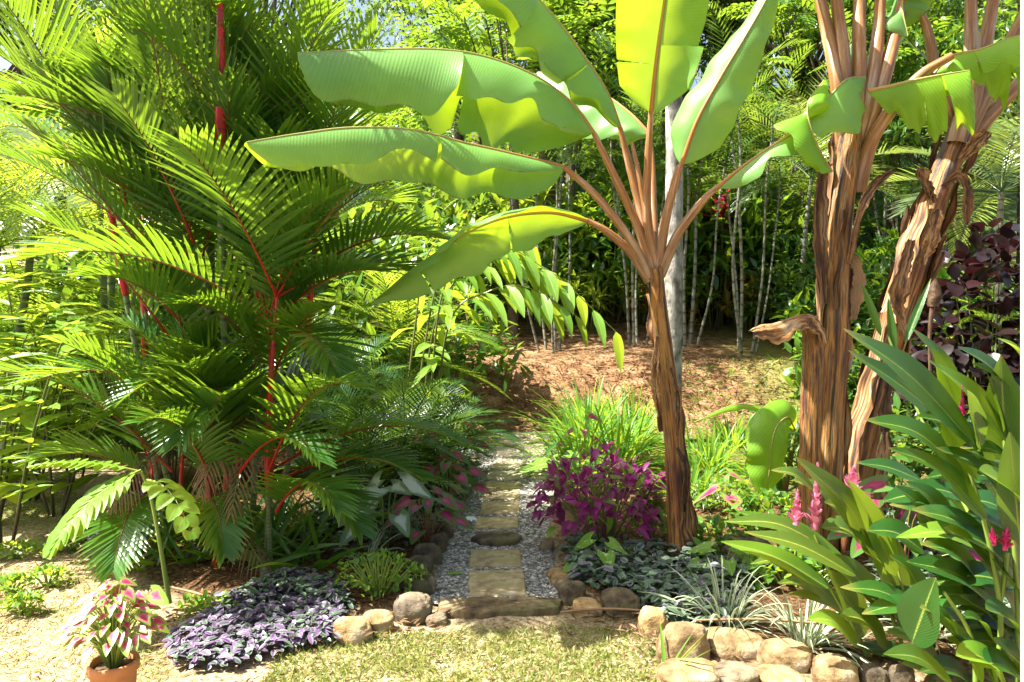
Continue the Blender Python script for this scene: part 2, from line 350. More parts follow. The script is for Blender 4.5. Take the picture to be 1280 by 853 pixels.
M['herb'] = leaf_mat('small herb leaf', (0.07, 0.19, 0.02), (0.17, 0.30, 0.03), (0.55, 0.7, 0.05), 0.38, 0.4)
M['grass'] = leaf_mat('grass blade', (0.09, 0.16, 0.025), (0.34, 0.28, 0.11), (0.5, 0.55, 0.1), 0.35, 0.5)
M['straw'] = leaf_mat('dry straw', (0.24, 0.15, 0.07), (0.48, 0.34, 0.18), (0.4, 0.25, 0.1), 0.15, 0.8, spec=0.1)
M['litter'] = leaf_mat('dry leaf litter', (0.05, 0.028, 0.014), (0.24, 0.15, 0.08), (0.3, 0.18, 0.06), 0.15, 0.8, spec=0.1)
M['deadleaf'] = leaf_mat('dead banana leaf', (0.22, 0.12, 0.055), (0.40, 0.26, 0.14), (0.4, 0.2, 0.08), 0.15, 0.65, vein=0.5, vfreq=18, vslant=60, blot=0.6, spec=0.2)
M['flower_pink'] = leaf_mat('pink bract', (0.60, 0.12, 0.24), (0.72, 0.30, 0.42), (0.8, 0.25, 0.4), 0.3, 0.4)
M['flower_mag'] = leaf_mat('magenta bract', (0.45, 0.02, 0.12), (0.6, 0.05, 0.2), (0.7, 0.05, 0.2), 0.3, 0.35)
M['white_petal'] = leaf_mat('white petal', (0.75, 0.75, 0.72), (0.8, 0.8, 0.78), (0.8, 0.8, 0.75), 0.3, 0.5, blot=0)

def red_stem_mat():
    m, nt, out = new_mat('red palm stem'); g = NT(nt); u, v, r = g.attr()
    n1 = g.noise(14, 3, stretch=(1, 1, 0.25)); col = g.ramp(n1, [(0.3, (0.42, 0.008, 0.008)), (0.55, (0.55, 0.015, 0.012)), (0.68, (0.60, 0.07, 0.03))])
    rg = g.step(g.math('SINE', g.math('ADD', g.math('MULTIPLY', u, 34), g.math('MULTIPLY', r, 20))), .93, .99); col = g.mix(g.math('MULTIPLY', rg, .7), col, (0.10, 0.02, 0.01))
    n4 = g.noise(5, 5); col = g.mix(g.math('MULTIPLY', g.step(n4, .52, .66), .6), col, (0.22, 0.02, 0.012))
    p = g.n("ShaderNodeBsdfPrincipled"); g.val(col, p.inputs['Base Color']); p.inputs['Roughness'].default_value = 0.3; g.l(p.outputs[0], out.inputs[0]); return m
M['red'] = red_stem_mat()
def rachis_mat(name, a, b, streak=False):
    m, nt, out = new_mat(name); g = NT(nt); u, v, r = g.attr(); col = g.ramp(g.math('ADD', u, g.math('MULTIPLY', r, 0.3)), [(0.15, a), (0.75, b)])
    if streak:
        cx = g.n('ShaderNodeCombineXYZ'); g.l(g.math('MULTIPLY', u, 2.5), cx.inputs[0]); g.l(g.math('MULTIPLY', v, 3.0), cx.inputs[1]); g.l(g.math('MULTIPLY', r, 9), cx.inputs[2])
        n1 = g.noise(1.6, 6, vec=cx.outputs[0], rough=.65); col = g.mix(g.step(n1, .5, .68), col, (0.44, 0.32, 0.22)); col = g.mix(g.math('MULTIPLY', g.step(n1, .46, .3), .85), col, (0.10, 0.035, 0.02))
    p = g.n("ShaderNodeBsdfPrincipled"); g.val(col, p.inputs['Base Color']); p.inputs['Roughness'].default_value = 0.4; g.l(p.outputs[0], out.inputs[0]); return m
M['rachis_red'] = rachis_mat('red rachis', (0.48, 0.02, 0.015), (0.16, 0.08, 0.02))
M['rachis'] = rachis_mat('green rachis', (0.22, 0.26, 0.04), (0.14, 0.22, 0.03))
M['petiole'] = rachis_mat('rust banana petiole', (0.25, 0.14, 0.07), (0.30, 0.125, 0.03), True)
M['midrib'] = rachis_mat('banana midrib', (0.38, 0.14, 0.035), (0.32, 0.30, 0.08))
M['stalk'] = rachis_mat('green stalk', (0.10, 0.17, 0.03), (0.2, 0.28, 0.04))
M['stalk_dark'] = rachis_mat('dark stalk', (0.06, 0.05, 0.02), (0.12, 0.16, 0.03))
M['stalk_red'] = rachis_mat('reddish stalk', (0.28, 0.06, 0.05), (0.2, 0.2, 0.05))

def ring_mat(name, a, b, freq=40.):
    m, nt, out = new_mat(name); g = NT(nt); u, v, r = g.attr()
    rg = g.step(g.math('SINE', g.math('MULTIPLY', u, freq * 6.28)), 0.75, 0.95); n1 = g.noise(9, 4)
    col = g.mix(rg, g.ramp(n1, [(0.3, a), (0.7, b)]), tuple(0.6 * x for x in a))
    p = g.n("ShaderNodeBsdfPrincipled"); g.val(col, p.inputs['Base Color']); p.inputs['Roughness'].default_value = 0.7; g.l(p.outputs[0], out.inputs[0]); return m
M['cane_pale'] = ring_mat('pale ringed cane', (0.08, 0.085, 0.05), (0.30, 0.28, 0.21), 19)
M['cane_green'] = ring_mat('green ringed cane', (0.10, 0.14, 0.05), (0.18, 0.22, 0.09), 22)

def bananatrunk_mat():
    m, nt, out = new_mat('banana trunk'); g = NT(nt); u, v, r = g.attr()
    cx = g.n("ShaderNodeCombineXYZ"); g.l(g.math('MULTIPLY', u, 3.0), cx.inputs[0]); g.l(g.math('MULTIPLY', g.math('SINE', g.math('MULTIPLY', v, 3.1416)), 1.5), cx.inputs[1]); g.l(g.math('ADD', g.math('MULTIPLY', g.math('COSINE', g.math('MULTIPLY', v, 3.1416)), 1.5), g.math('MULTIPLY', r, 9)), cx.inputs[2])
    n1 = g.noise(1.7, 5, vec=cx.outputs[0], rough=0.58); n2 = g.noise(1.1, 3, vec=cx.outputs[0]); n3 = g.noise(3.4, 6, vec=cx.outputs[0], rough=.7)
    col = g.ramp(n1, [(0.35, (0.015, 0.008, 0.005)), (0.43, (0.11, 0.045, 0.014)), (0.52, (0.42, 0.19, 0.035)), (0.6, (0.16, 0.075, 0.024)), (0.68, (0.54, 0.42, 0.22))])
    col = g.mix(g.math('MULTIPLY', g.step(n2, 0.55, 0.68), 0.6), col, (0.13, 0.022, 0.02))
    col = g.mix(g.math('MULTIPLY', g.step(n2, 0.42, 0.30), 0.55), col, (0.20, 0.22, 0.06))
    col = g.mix(g.math('MULTIPLY', g.step(n3, 0.54, 0.62), 0.85), col, (0.022, 0.012, 0.007))
    p = g.n("ShaderNodeBsdfPrincipled"); g.val(col, p.inputs['Base Color']); p.inputs['Roughness'].default_value = 0.5
    g.l(g.bump(g.math('ADD', n1, n3), 0.6, 0.02), p.inputs['Normal']); g.l(p.outputs[0], out.inputs[0]); return m
M['btrunk'] = bananatrunk_mat()
def sheath_mat():
    m, nt, out = new_mat('dry banana sheath'); g = NT(nt); u, v, r = g.attr()
    cx = g.n("ShaderNodeCombineXYZ"); g.l(g.math('MULTIPLY', u, 2.0), cx.inputs[0]); g.l(g.math('MULTIPLY', v, 1.8), cx.inputs[1]); g.l(g.math('MULTIPLY', r, 9), cx.inputs[2])
    n1 = g.noise(1.8, 5, vec=cx.outputs[0], rough=0.6)
    a = g.ramp(n1, [(0.34, (0.02, 0.01, 0.006)), (0.45, (0.13, 0.055, 0.02)), (0.53, (0.33, 0.15, 0.04)), (0.62, (0.42, 0.31, 0.18)), (0.72, (0.10, 0.045, 0.02))])
    a = g.mix(1.0, a, g.ramp(r, [(0, (0.22, 0.21, 0.21)), (0.5, (0.75, 0.70, 0.62)), (1, (1.2, 1.25, 1.25))]), 'MULTIPLY')
    p = g.n("ShaderNodeBsdfPrincipled"); g.val(a, p.inputs['Base Color']); p.inputs['Roughness'].default_value = 0.65
    g.l(g.bump(n1, 0.5, 0.02), p.inputs['Normal']); g.l(p.outputs[0], out.inputs[0]); return m
M['sheath'] = sheath_mat()

M['rock'] = simple_mat('garden stone', [(0.36, (0.09, 0.07, 0.045)), (0.5, (0.24, 0.18, 0.11)), (0.64, (0.36, 0.30, 0.21))], 7, 8, 0.85, 0.8, 0.02, moss=(0.11, 0.10, 0.04))
M['rock_gold'] = simple_mat('ochre stone', [(0.36, (0.14, 0.085, 0.035)), (0.48, (0.33, 0.22, 0.095)), (0.56, (0.40, 0.29, 0.15)), (0.66, (0.46, 0.38, 0.26))], 7, 8, 0.8, 0.8, 0.02)
M['rock_dark'] = simple_mat('dark stone', [(0.36, (0.04, 0.03, 0.02)), (0.5, (0.11, 0.085, 0.05)), (0.64, (0.20, 0.16, 0.10))], 8, 8, 0.88, 0.8, 0.02, moss=(0.09, 0.09, 0.03))
M['paver'] = simple_mat('mossy paver', [(0.36, (0.26, 0.20, 0.10)), (0.5, (0.42, 0.33, 0.18)), (0.64, (0.52, 0.43, 0.27))], 14, 8, 0.9, 0.4, 0.005, moss=(0.27, 0.22, 0.09))
M['kerb'] = simple_mat('brown mossy kerb stone', [(0.36, (0.07, 0.05, 0.028)), (0.5, (0.17, 0.12, 0.06)), (0.64, (0.28, 0.21, 0.12))], 9, 8, 0.9, 0.8, 0.012, moss=(0.09, 0.085, 0.03))
M['flag'] = simple_mat('pale flagstone', [(0.3, (0.32, 0.26, 0.18)), (0.6, (0.48, 0.42, 0.32))], 9, 6, 0.85, 0.4, 0.008)
M['pebble'] = simple_mat('grey pebble', [(0.36, (0.12, 0.115, 0.105)), (0.5, (0.32, 0.31, 0.28)), (0.64, (0.64, 0.61, 0.56))], 33, 2, 0.7, 0)
M['terracotta'] = simple_mat('terracotta', [(0.3, (0.50, 0.20, 0.075)), (0.6, (0.60, 0.27, 0.11)), (0.8, (0.58, 0.34, 0.2))], 9, 5, 0.75, 0.2, 0.004)
M['soil'] = simple_mat('potting soil', [(0.3, (0.04, 0.025, 0.015)), (0.7, (0.12, 0.08, 0.05))], 40, 5, 0.95, 0.6, 0.01)
M['paint'] = simple_mat('cream painted post', [(0.3, (0.52, 0.46, 0.30)), (0.7, (0.60, 0.54, 0.38))], 5, 4, 0.55, 0.1, 0.003)
M['bark'] = simple_mat('brown bark', [(0.3, (0.07, 0.05, 0.035)), (0.6, (0.18, 0.14, 0.10)), (0.8, (0.28, 0.24, 0.18))], 10, 6, 0.9, 0.6, 0.02, stretch=(1, 1, 0.3))
M['bark_pale'] = simple_mat('pale bark', [(0.36, (0.10, 0.09, 0.07)), (0.5, (0.30, 0.28, 0.24)), (0.66, (0.50, 0.48, 0.43))], 9, 7, 0.85, 0.6, 0.02, stretch=(1, 1, 0.6))

def gravel_mat():
    m, nt, out = new_mat('gravel bed'); g = NT(nt); tc = g.n("ShaderNodeTexCoord").outputs['Object']
    v = g.n("ShaderNodeTexVoronoi"); v.inputs['Scale'].default_value = 75; g.l(tc, v.inputs['Vector'])
    sx = g.n("ShaderNodeSeparateXYZ"); g.l(v.outputs['Color'], sx.inputs[0])
    col = g.ramp(sx.outputs[0], [(0, (0.05, 0.045, 0.04)), (0.5, (0.15, 0.14, 0.125)), (0.9, (0.34, 0.32, 0.29))])
    p = g.n("ShaderNodeBsdfPrincipled"); g.val(col, p.inputs['Base Color']); p.inputs['Roughness'].default_value = 0.85
    g.l(g.bump(g.math('SUBTRACT', 1, v.outputs['Distance']), 0.8, 0.01), p.inputs['Normal']); g.l(p.outputs[0], out.inputs[0]); return m
M['gravel'] = gravel_mat()

def ground_mat():
    m, nt, out = new_mat('garden ground'); g = NT(nt)
    n0 = g.noise(0.9, 4); n1 = g.noise(5, 5); n2 = g.noise(38, 6, rough=0.7); n3 = g.noise(120, 3)
    sand = g.ramp(n2, [(0.36, (0.12, 0.075, 0.035)), (0.45, (0.30, 0.215, 0.12)), (0.53, (0.43, 0.33, 0.20)), (0.64, (0.56, 0.46, 0.31))])
    turf = g.ramp(n2, [(0.3, (0.07, 0.10, 0.02)), (0.55, (0.17, 0.20, 0.04)), (0.75, (0.34, 0.31, 0.10))])
    lawn = g.mix(g.math('MULTIPLY', g.step(g.math('ADD', g.math('MULTIPLY', n1, .7), g.math('MULTIPLY', n2, .6)), 0.60, 0.80), .5), sand, turf)
    mulch = g.ramp(n2, [(0.36, (0.022, 0.012, 0.006)), (0.5, (0.085, 0.045, 0.019)), (0.64, (0.20, 0.115, 0.05))])
    bank = g.ramp(g.math('ADD', g.math('MULTIPLY', n1, 0.5), g.math('MULTIPLY', n2, 0.5)), [(0.40, (0.075, 0.038, 0.017)), (0.5, (0.21, 0.11, 0.05)), (0.60, (0.38, 0.24, 0.13))])
    wood = g.ramp(n1, [(0.35, (0.03, 0.05, 0.012)), (0.7, (0.08, 0.13, 0.03))])
    col = g.mix(g.fattr("bed"), lawn, mulch); col = g.mix(g.fattr("turf"), col, turf); col = g.mix(g.fattr("bank"), col, bank); col = g.mix(g.fattr("wood"), col, wood)
    p = g.n("ShaderNodeBsdfPrincipled"); g.val(col, p.inputs['Base Color']); p.inputs['Roughness'].default_value = 0.95; p.inputs['Specular IOR Level'].default_value = 0.1
    g.l(g.bump(g.math('ADD', n2, g.math('MULTIPLY', n3, 0.5)), 0.7, 0.03), p.inputs['Normal']); g.l(p.outputs[0], out.inputs[0]); return m
M['ground'] = ground_mat()

# ---------------------------------------------------------------- the ground, the path
def sstep(x, a, b): t = np.clip((x - a) / (b - a), 0, 1); return t * t * (3 - 2 * t)
def gn(x, y, k, seed):
    r = np.random.default_rng(seed); o = 0
    for i in range(5):
        a, b = r.normal(size=2) * k * (1 + 0.6 * i); o = o + np.sin(a * x + b * y + r.uniform(0, 6.28)) / (1 + 0.5 * i)
    return o / 2.2
BED_L = gpoly((104, 672), (190, 742), (250, 768), (420, 772), (520, 768), (545, 752), (562, 650), (600, 560), (615, 535), (450, 525), (250, 548), (120, 610))
BED_R = gpoly((694, 640), (716, 758), (812, 774), (850, 830), (960, 846), (1180, 846), (1400, 853), (1400, 600), (1000, 545), (860, 540), (700, 545))
PATH_ROWS = [(757, 541, 698), (730, 546, 694), (690, 556, 688), (650, 576, 686), (615, 594, 688), (585, 602, 692), (560, 607, 692), (541, 612, 690)]
PATH_POLY = np.array([G(a, y)[:2] for y, a, b in PATH_ROWS] + [G(b, y)[:2] for y, a, b in PATH_ROWS[::-1]])
def softpoly(x, y, poly, w=0.12):
    pts = np.stack([x.ravel(), y.ravel()], 1); acc = 0
    for k in range(8):
        o = np.array([math.cos(k * .785), math.sin(k * .785)]) * w * (1 if k % 2 else 0.5); acc = acc + inpoly(pts + o, poly)
    return (acc / 8).reshape(x.shape)
def H(x, y):
    x = np.asarray(x, float); y = np.asarray(y, float)
    yb = 10.2 + 0.35 * np.sin(x * 0.7 + 1) + 0.5 * sstep(x, 2, 5)
    b = 0.95 * sstep(y, yb, yb + 1.5) + 0.22 * np.maximum(0, y - yb - 1.6) + 0.28 * np.maximum(0, y - 16.5) - 0.3 * np.maximum(0, y - 45)
    rough = 0.02 * gn(x, y, 2.2, 3) + sstep(y, 9.5, 12) * 0.07 * gn(x, y, 1.3, 4)
    return b + rough * sstep(np.abs(y - 2), 0, 4) + 0.008 * gn(x, y, 9, 5)
def H1(x, y): return float(H(np.array(x), np.array(y)))

nx, ny = 240, 300
yy = np.concatenate([np.linspace(-8, 2.2, 24, endpoint=False), np.linspace(2.2, 12.5, 200, endpoint=False), 12.5 * (140 / 12.5) ** np.linspace(0, 1, ny - 224)])
wx = 5.5 + 1.1 * np.maximum(0, yy)
uu = np.linspace(-1, 1, nx); uu = np.sign(uu) * np.abs(uu) ** 1.25
X = wx[:, None] * uu[None]; Y = yy[:, None] + 0 * X
bl, br = softpoly(X, Y, BED_L), softpoly(X, Y, BED_R); inpath = softpoly(X, Y, PATH_POLY, 0.03)
bed = np.clip(np.maximum(bl, br), 0, 1) * (1 - inpath)
Z = H(X, Y) + 0.035 * bed - 0.045 * (inpath > 0.3)
mb = MB(); mb.add(np.stack([X, Y, Z], -1), gridfaces(1, ny - 1, nx - 1)[:, ::-1])
ground = mb.build('ground', M['ground']); tag(ground, kind='structure')
n5 = gn(X, Y, 1.6, 8); n6 = gn(X, Y, 5, 9)
turf = np.clip(sstep(Y, 5.2, 6.2) * sstep(X, -2.2, -3.0) * sstep(n5, -0.2, 0.5) * 0.9 + sstep(X, 1.6, 2.2) * sstep(Y, 6.0, 7.0) * 0.9 + sstep(X, 3, 4.5) * sstep(Y, 7.5, 9) * 0.7 * sstep(n6, -.4, .3), 0, 1) * (1 - 0.7 * bed)
bank = sstep(Y + 0.4 * n6, 9.6, 10.4) * (1 - 0.75 * sstep(X, 3.2, 4.5)) * (1 - 0.7 * sstep(X, -1.6, -3))
wood = sstep(Y, 17, 21)
for nm, arr in (("bed", bed), ("turf", turf), ("bank", bank), ("wood", wood)):
    at = ground.data.attributes.new(nm, 'FLOAT', 'POINT'); at.data.foreach_set("value", arr.astype(np.float32).ravel())

mb = MB(); rows = []
for k in range(40):
    f = k / 39; py = np.interp(f, np.linspace(0, 1, 8), [r[0] for r in PATH_ROWS]); 
    a = np.interp(-py, [-r[0] for r in PATH_ROWS], [r[1] for r in PATH_ROWS]) - 5; b = np.interp(-py, [-r[0] for r in PATH_ROWS], [r[2] for r in PATH_ROWS]) + 5
    A, B = G(a, py), G(b, py); q = A[None] * (1 - np.linspace(0, 1, 14)[:, None]) + B[None] * np.linspace(0, 1, 14)[:, None]
    q[:, 2] = 0.006 + 0.004 * gn(q[:, 0], q[:, 1], 12, 6); rows.append(q)
mb.add(np.array(rows), gridfaces(1, 39, 13)[:, ::-1]); tag(mb.build('gravel_path', M['gravel']), kind='structure')

# loose pebbles, too many to count
def pebbles(name, poly, n, s0, s1, mats, z=0.008):
    p = scatter(poly, n); s = R(s0, s1, n)
    c = np.array([[-1, -1, -1], [1, -1, -1], [1, 1, -1], [-1, 1, -1], [-1, -1, 1], [1, -1, 1], [1, 1, 1], [-1, 1, 1]], float)
    f = np.array([[0, 3, 2, 1], [4, 5, 6, 7], [0, 1, 5, 4], [1, 2, 6, 5], [2, 3, 7, 6], [3, 0, 4, 7]])
    v = c[None] * R(0.55, 1.1, (n, 8, 1)) * s[:, None, None] * 0.5 * np.stack([R(.7, 1.3, n), R(.7, 1.3, n), R(.5, .8, n)], 1)[:, None]
    a = R(0, 6.28, n); ca, sa = np.cos(a)[:, None], np.sin(a)[:, None]
    w = np.stack([v[..., 0] * ca - v[..., 1] * sa + p[:, :1], v[..., 0] * sa + v[..., 1] * ca + p[:, 1:], v[..., 2] + z], -1)
    att = np.zeros((n, 8, 3)); att[..., 2] = R(0, 1, (n, 1))
    m = MB(); m.add(w, (f[None] + 8 * np.arange(n)[:, None, None]), att)
    return tag(m.build(name, mats, smooth=False), kind='stuff')
o = pebbles('gravel', PATH_POLY, 24000, 0.007, 0.016, M['pebble'])
tag(o, 'loose grey pebbles lying between the stepping stones', 'gravel')

# stepping stones
STONES = [([(585, 748), (658, 747), (655, 716), (587, 717)], 'largest square stepping stone, first behind the front kerb slab', 0),
          ([(586, 712), (653, 711), (651, 690), (588, 691)], 'second stepping stone from the front kerb, just before the oval one', 0),
          ([(589, 678), (600, 684), (622, 685.5), (645, 683), (653, 677), (642, 671.5), (618, 669.5), (598, 672)], 'dark oval stepping stone, the only one with rounded ends', 1),
          ([(593, 663), (648, 663), (647, 649), (594, 650)], 'stepping stone directly behind the dark oval one', 0),
          ([(599.5, 645), (650, 644), (649, 630), (601, 631)], 'stepping stone two places behind the dark oval one', 0),
          ([(602, 627), (650, 627), (649, 615), (604, 615)], 'third stepping stone behind the dark oval one', 0),
          ([(606, 613.5), (650, 613), (650, 604.5), (608, 605)], 'fourth stepping stone behind the dark oval one, before the pale flagstones', 0)]
for i, (pp, lab, dk) in enumerate(STONES):
    q = gpoly(*pp)[::1]; c = q.mean(0); mb = MB()
    if np.cross(q[1] - q[0], q[2] - q[1]) < 0: q = q[::-1]
    slab_mesh(mb, q, -0.02, 0.022 if not dk else 0.045, 20 + i, 0.004, 12 if not dk else 5, bev=0.012 if not dk else 0.025)
    o = mb.build('stepping_stone', M['rock_dark'] if dk else M['paver'], origin=(c[0], c[1], 0)); tag(o, lab, 'stepping stone', 'stepping stones in the gravel path')
FLAGS = [([(604, 601), (640, 602), (662, 598), (655, 591), (612, 592)], 'pale flagstone nearest to the square stepping stones'),
         ([(664, 601), (690, 601), (688, 590), (668, 591)], 'small pale flagstone at the right edge of the path'),
         ([(612, 589), (650, 589), (656, 578), (622, 576)], 'pale flagstone in the middle of the flagged stretch of path'),
         ([(658, 587), (686, 587), (684, 574), (660, 576)], 'squarish pale flagstone right of the middle one'),
         ([(618, 573), (655, 573), (650, 562), (622, 561)], 'pale flagstone on the left of the far path, before the bank'),
         ([(658, 571), (684, 570), (680, 556), (655, 560)], 'pale flagstone on the right of the far path, before the bank'),
         ([(622, 558), (652, 557), (676, 553), (668, 542), (626, 543)], 'last and widest pale flagstone at the foot of the bank')]
for i, (pp, lab) in enumerate(FLAGS):
    q = gpoly(*pp); c = q.mean(0); mb = MB()
    if np.cross(q[1] - q[0], q[2] - q[1]) < 0: q = q[::-1]
    slab_mesh(mb, q, -0.02, 0.03, 40 + i, 0.012, 8, bev=0.02)
    tag(mb.build('flagstone', M['flag'], origin=(c[0], c[1], 0)), lab, 'flagstone', 'flagstones on the far path')
mb = MB(); q = gpoly((546, 774), (600, 775), (660, 771), (700, 768), (702, 757), (650, 754.5), (600, 754.5), (550, 758))
if np.cross(q[1] - q[0], q[2] - q[1]) < 0: q = q[::-1]
slab_mesh(mb, q, -0.03, 0.042, 77, 0.005, 10, bev=0.012)
tag(mb.build('kerb_slab', M['kerb'], origin=(*q.mean(0), 0)), 'long low stone slab across the front end of the gravel path', 'kerb slab')

# edging stones: px centre of footprint, width px, height px, depth factor
def stone(px, pyb, wpx, hpx, dep, seed, mat, lab, cat='stone', group=None, rz=0.):
    b = G(px, pyb); k = b[1] / F; w, h = wpx * k * .96, hpx * k * .9; mb = MB(); d = w * dep; b = b + np.array([0, d / 2, 0])
    rock_mesh(mb, (0, 0, h * 0.32), (w * 1.04, d, h * 1.5), seed, 0.15)
    o = mb.build('edging_stone', mat, origin=(0, 0, 0)); o.location = (b[0], b[1], 0); o.rotation_euler = (0, 0, rz)
    return tag(o, lab, cat, group)
GL, GR, GF = 'stones edging the left of the path', 'stones edging the right of the path', 'boulders along the front right bed'
stone(514, 782, 52, 36, .8, 1, M['rock'], 'big upright stone beside the left end of the front kerb slab', group=GL)
stone(545, 783, 26, 14, .8, 2, M['rock'], 'small rough stone wedged at the left end of the front kerb slab', group=GL)
stone(519, 745, 46, 30, .9, 3, M['rock_dark'], 'dark stone just behind the big upright stone on the left', group=GL)
stone(524, 722, 36, 24, .9, 4, M['rock_dark'], 'mossy dark stone on the left edge, beside the largest stepping stone', group=GL)
stone(531, 710, 36, 28, .9, 5, M['rock_dark'], 'rounded dark stone on the left edge, level with the second stepping stone', group=GL)
stone(547, 693, 24, 26, .9, 6, M['rock_dark'], 'narrow dark stone under the pink caladiums on the left edge', group=GL)
stone(554, 675, 24, 18, .9, 7, M['rock_dark'], 'farthest dark edging stone on the left, level with the oval stepping stone', group=GL)
stone(538, 744, 12, 22, 1.5, 8, M['rock'], 'thin pale upright stone against the gravel at the left', group=GL)
stone(694, 726, 22, 13, 1, 9, M['rock_gold'], 'small ochre stone at the right gravel edge, beside the first stepping stones', group=GR)
stone(702, 735, 26, 16, 1, 10, M['rock_gold'], 'flat pale ochre stone at the right gravel edge, next to the smooth grey boulder', group=GR)
stone(708, 742, 24, 14, 1, 11, M['rock'], 'grey brown stone tucked between ochre stones and smooth boulder', group=GR)
stone(716, 760, 34, 32, .9, 12, M['rock_dark'], 'smooth rounded boulder at the front right corner of the path', group=GR)
stone(736, 773, 42, 18, .9, 13, M['rock_gold'], 'low sunlit ochre stone in front of the smooth boulder', group=GR)
stone(779, 775, 56, 34, .8, 14, M['rock_dark'], 'dark mossy boulder between the path and the front banana plant', group=GR)
stone(820, 800, 38, 38, .8, 15, M['rock_gold'], 'egg shaped tan stone below the dark mossy boulder', group=GR)
stone(684, 690, 16, 18, 1.2, 16, M['rock'], 'pale edging stone half hidden by the purple shrub', group=GR)
stone(860, 838, 62, 54, .7, 17, M['rock_gold'], 'tall sunlit cream boulder, first of the front right row', group=GF)
stone(925, 832, 76, 34, .8, 18, M['rock_gold'], 'broad cracked cream boulder, second of the front right row', group=GF)
stone(995, 848, 64, 36, .8, 19, M['rock_gold'], 'smooth tan boulder, third of the front right row', group=GF)
stone(1050, 862, 60, 38, .8, 20, M['rock_gold'], 'wedge shaped boulder with a shaded right side, fourth of the front right row', group=GF)
stone(1098, 862, 34, 30, .8, 21, M['rock_dark'], 'dark grey boulder under the ginger stems', group=GF)
stone(1133, 866, 30, 32, .8, 22, M['rock_dark'], 'grey boulder farthest right, beneath the ginger leaves', group=GF)
stone(868, 868, 80, 26, .8, 23, M['rock_gold'], 'low cream stone in front of the tall sunlit boulder', group=GF)
stone(932, 868, 60, 26, .9, 24, M['rock'], 'grey stone in front of the broad cracked boulder', group=GF)
stone(985, 872, 60, 22, .9, 25, M['rock_gold'], 'flat pale stone at the lower frame edge before the smooth tan boulder', group=GF)
stone(893, 846, 22, 14, 1, 26, M['rock_gold'], 'small stone filling the gap between cream boulders', group=GF)
stone(438, 806, 50, 30, .8, 27, M['rock_gold'], 'ochre boulder with leaf shadows beside the violet groundcover', group=GL)
stone(470, 796, 44, 28, .8, 28, M['rock_gold'], 'ochre boulder with leaf shadows next to the upright stone', group=GL)
stone(40, 608, 60, 10, .8, 29, M['rock'], 'pale stone on the sandy left lawn')
mb = MB(); b = G(938, 716); rock_mesh(mb, (0, 0, .05), (.36, .3, .36), 31, 0.1)
o = mb.build('weathered_stump', M['rock_dark']); o.location = (b[0], b[1] + .1, 0); tag(o, 'dark weathered stump beside the right banana plants', 'stump')

# straw, leaf litter, turf: stuff
def scat_blades(name, mat, pts, L0, L1, W0, W1, zlo, zhi, droop=0.3, nu=2, nv=1, prof=STRAP, lab=None, cat=None, zoff=0.004, nz=1.0):
    n = len(pts); m = MB(); D = rand_dirs(n, zlo, zhi); N = nrm(UP[None] * nz + 0.4 * rand_dirs(n) + 0.01)
    z = H(pts[:, 0], pts[:, 1]) + zoff
    blades(m, np.column_stack([pts, z]), D, N, R(L0, L1, n), R(W0, W1, n), droop, 0.35, prof, nu, nv)
    o = m.build(name, mat); return tag(o, lab, cat, kind='stuff')
pts = np.vstack([scatter(BED_L, 2600), scatter(BED_R, 3200), scatter(gpoly((200, 770), (560, 770), (560, 800), (200, 820)), 350), scatter(gpoly((690, 768), (830, 770), (830, 853), (760, 800)), 160)])
pts = pts[~inpoly(pts, PATH_POLY)]
p2 = pts
o = scat_blades('leaf_litter', M['litter'], p2, .02, .085, .003, .010, -.05, .18, .1, 3, 2, LANCE, 'brown dry leaf litter under the plants', 'leaf litter', .045)
pts = scatter(np.array([[-1.5, 9.4], [4.0, 9.4], [4.5, 12.2], [-2, 12.2]]), 6000)
scat_blades('bank_litter', M['litter'], pts, .03, .10, .004, .012, -.1, .3, .1, 3, 2, LANCE, 'fallen brown leaves on the earth bank behind the path', 'leaf litter', .02)
pts = scatter(np.array([[-2.5, 9.6], [4.2, 9.6], [6, 15], [-3, 15]]), 9000)
scat_blades('dry_straw', M['straw'], pts, .10, .35, .004, .009, -.05, .25, .2, 2, 1, STRAP, 'dry straw lying on the red earth bank', 'straw', .015)
def lawnpts(n, poly, thr=0.0, k=2.0, seed=21):
    p = scatter(poly, n); return p[(gn(p[:, 0], p[:, 1], k, seed) + 0.6 * gn(p[:, 0], p[:, 1], 7, seed + 1) + 0.55 * rng.normal(size=len(p))) > thr]
lawn = [lawnpts(20000, gpoly((360, 800), (690, 785), (835, 785), (830, 900), (300, 900)), 0.12), lawnpts(7000, gpoly((0, 700), (90, 660), (190, 760), (220, 900), (-60, 900)), 0.25),
        lawnpts(9000, gpoly((-200, 690), (-150, 605), (95, 605), (110, 660), (20, 700)), -.3)]
lawn = np.vstack(lawn); lawn = lawn[~inpoly(lawn, BED_L) & ~inpoly(lawn, BED_R)]
scat_blades('lawn_grass', M['grass'], lawn, .014, .055, .0022, .0045, .35, .98, .6, 3, 1, STRAP, 'short sparse lawn grass in the foreground', 'grass', 0, .2)
pts = np.vstack([lawnpts(900, gpoly((200, 790), (690, 785), (835, 785), (830, 900), (150, 900)), 0.3, 3, 51), lawnpts(500, gpoly((-100, 853), (0, 660), (120, 680), (230, 760), (230, 853)), .2, 3, 52)])
scat_blades('fallen_leaves', M['litter'], pts, .015, .06, .003, .009, -.1, .3, .2, 3, 2, LANCE, 'small dry leaves fallen on the front lawn', 'leaf litter', .012)
back = lawnpts(11000, np.array([[1.6, 6.2], [5.5, 6.2], [9, 13], [2.5, 11.5]]), -.35)
scat_blades('rough_grass', M['lily'], back, .05, .2, .004, .009, .3, .95, .5, 3, 1, STRAP, 'rough green grass behind the banana plants', 'grass', 0, .2)
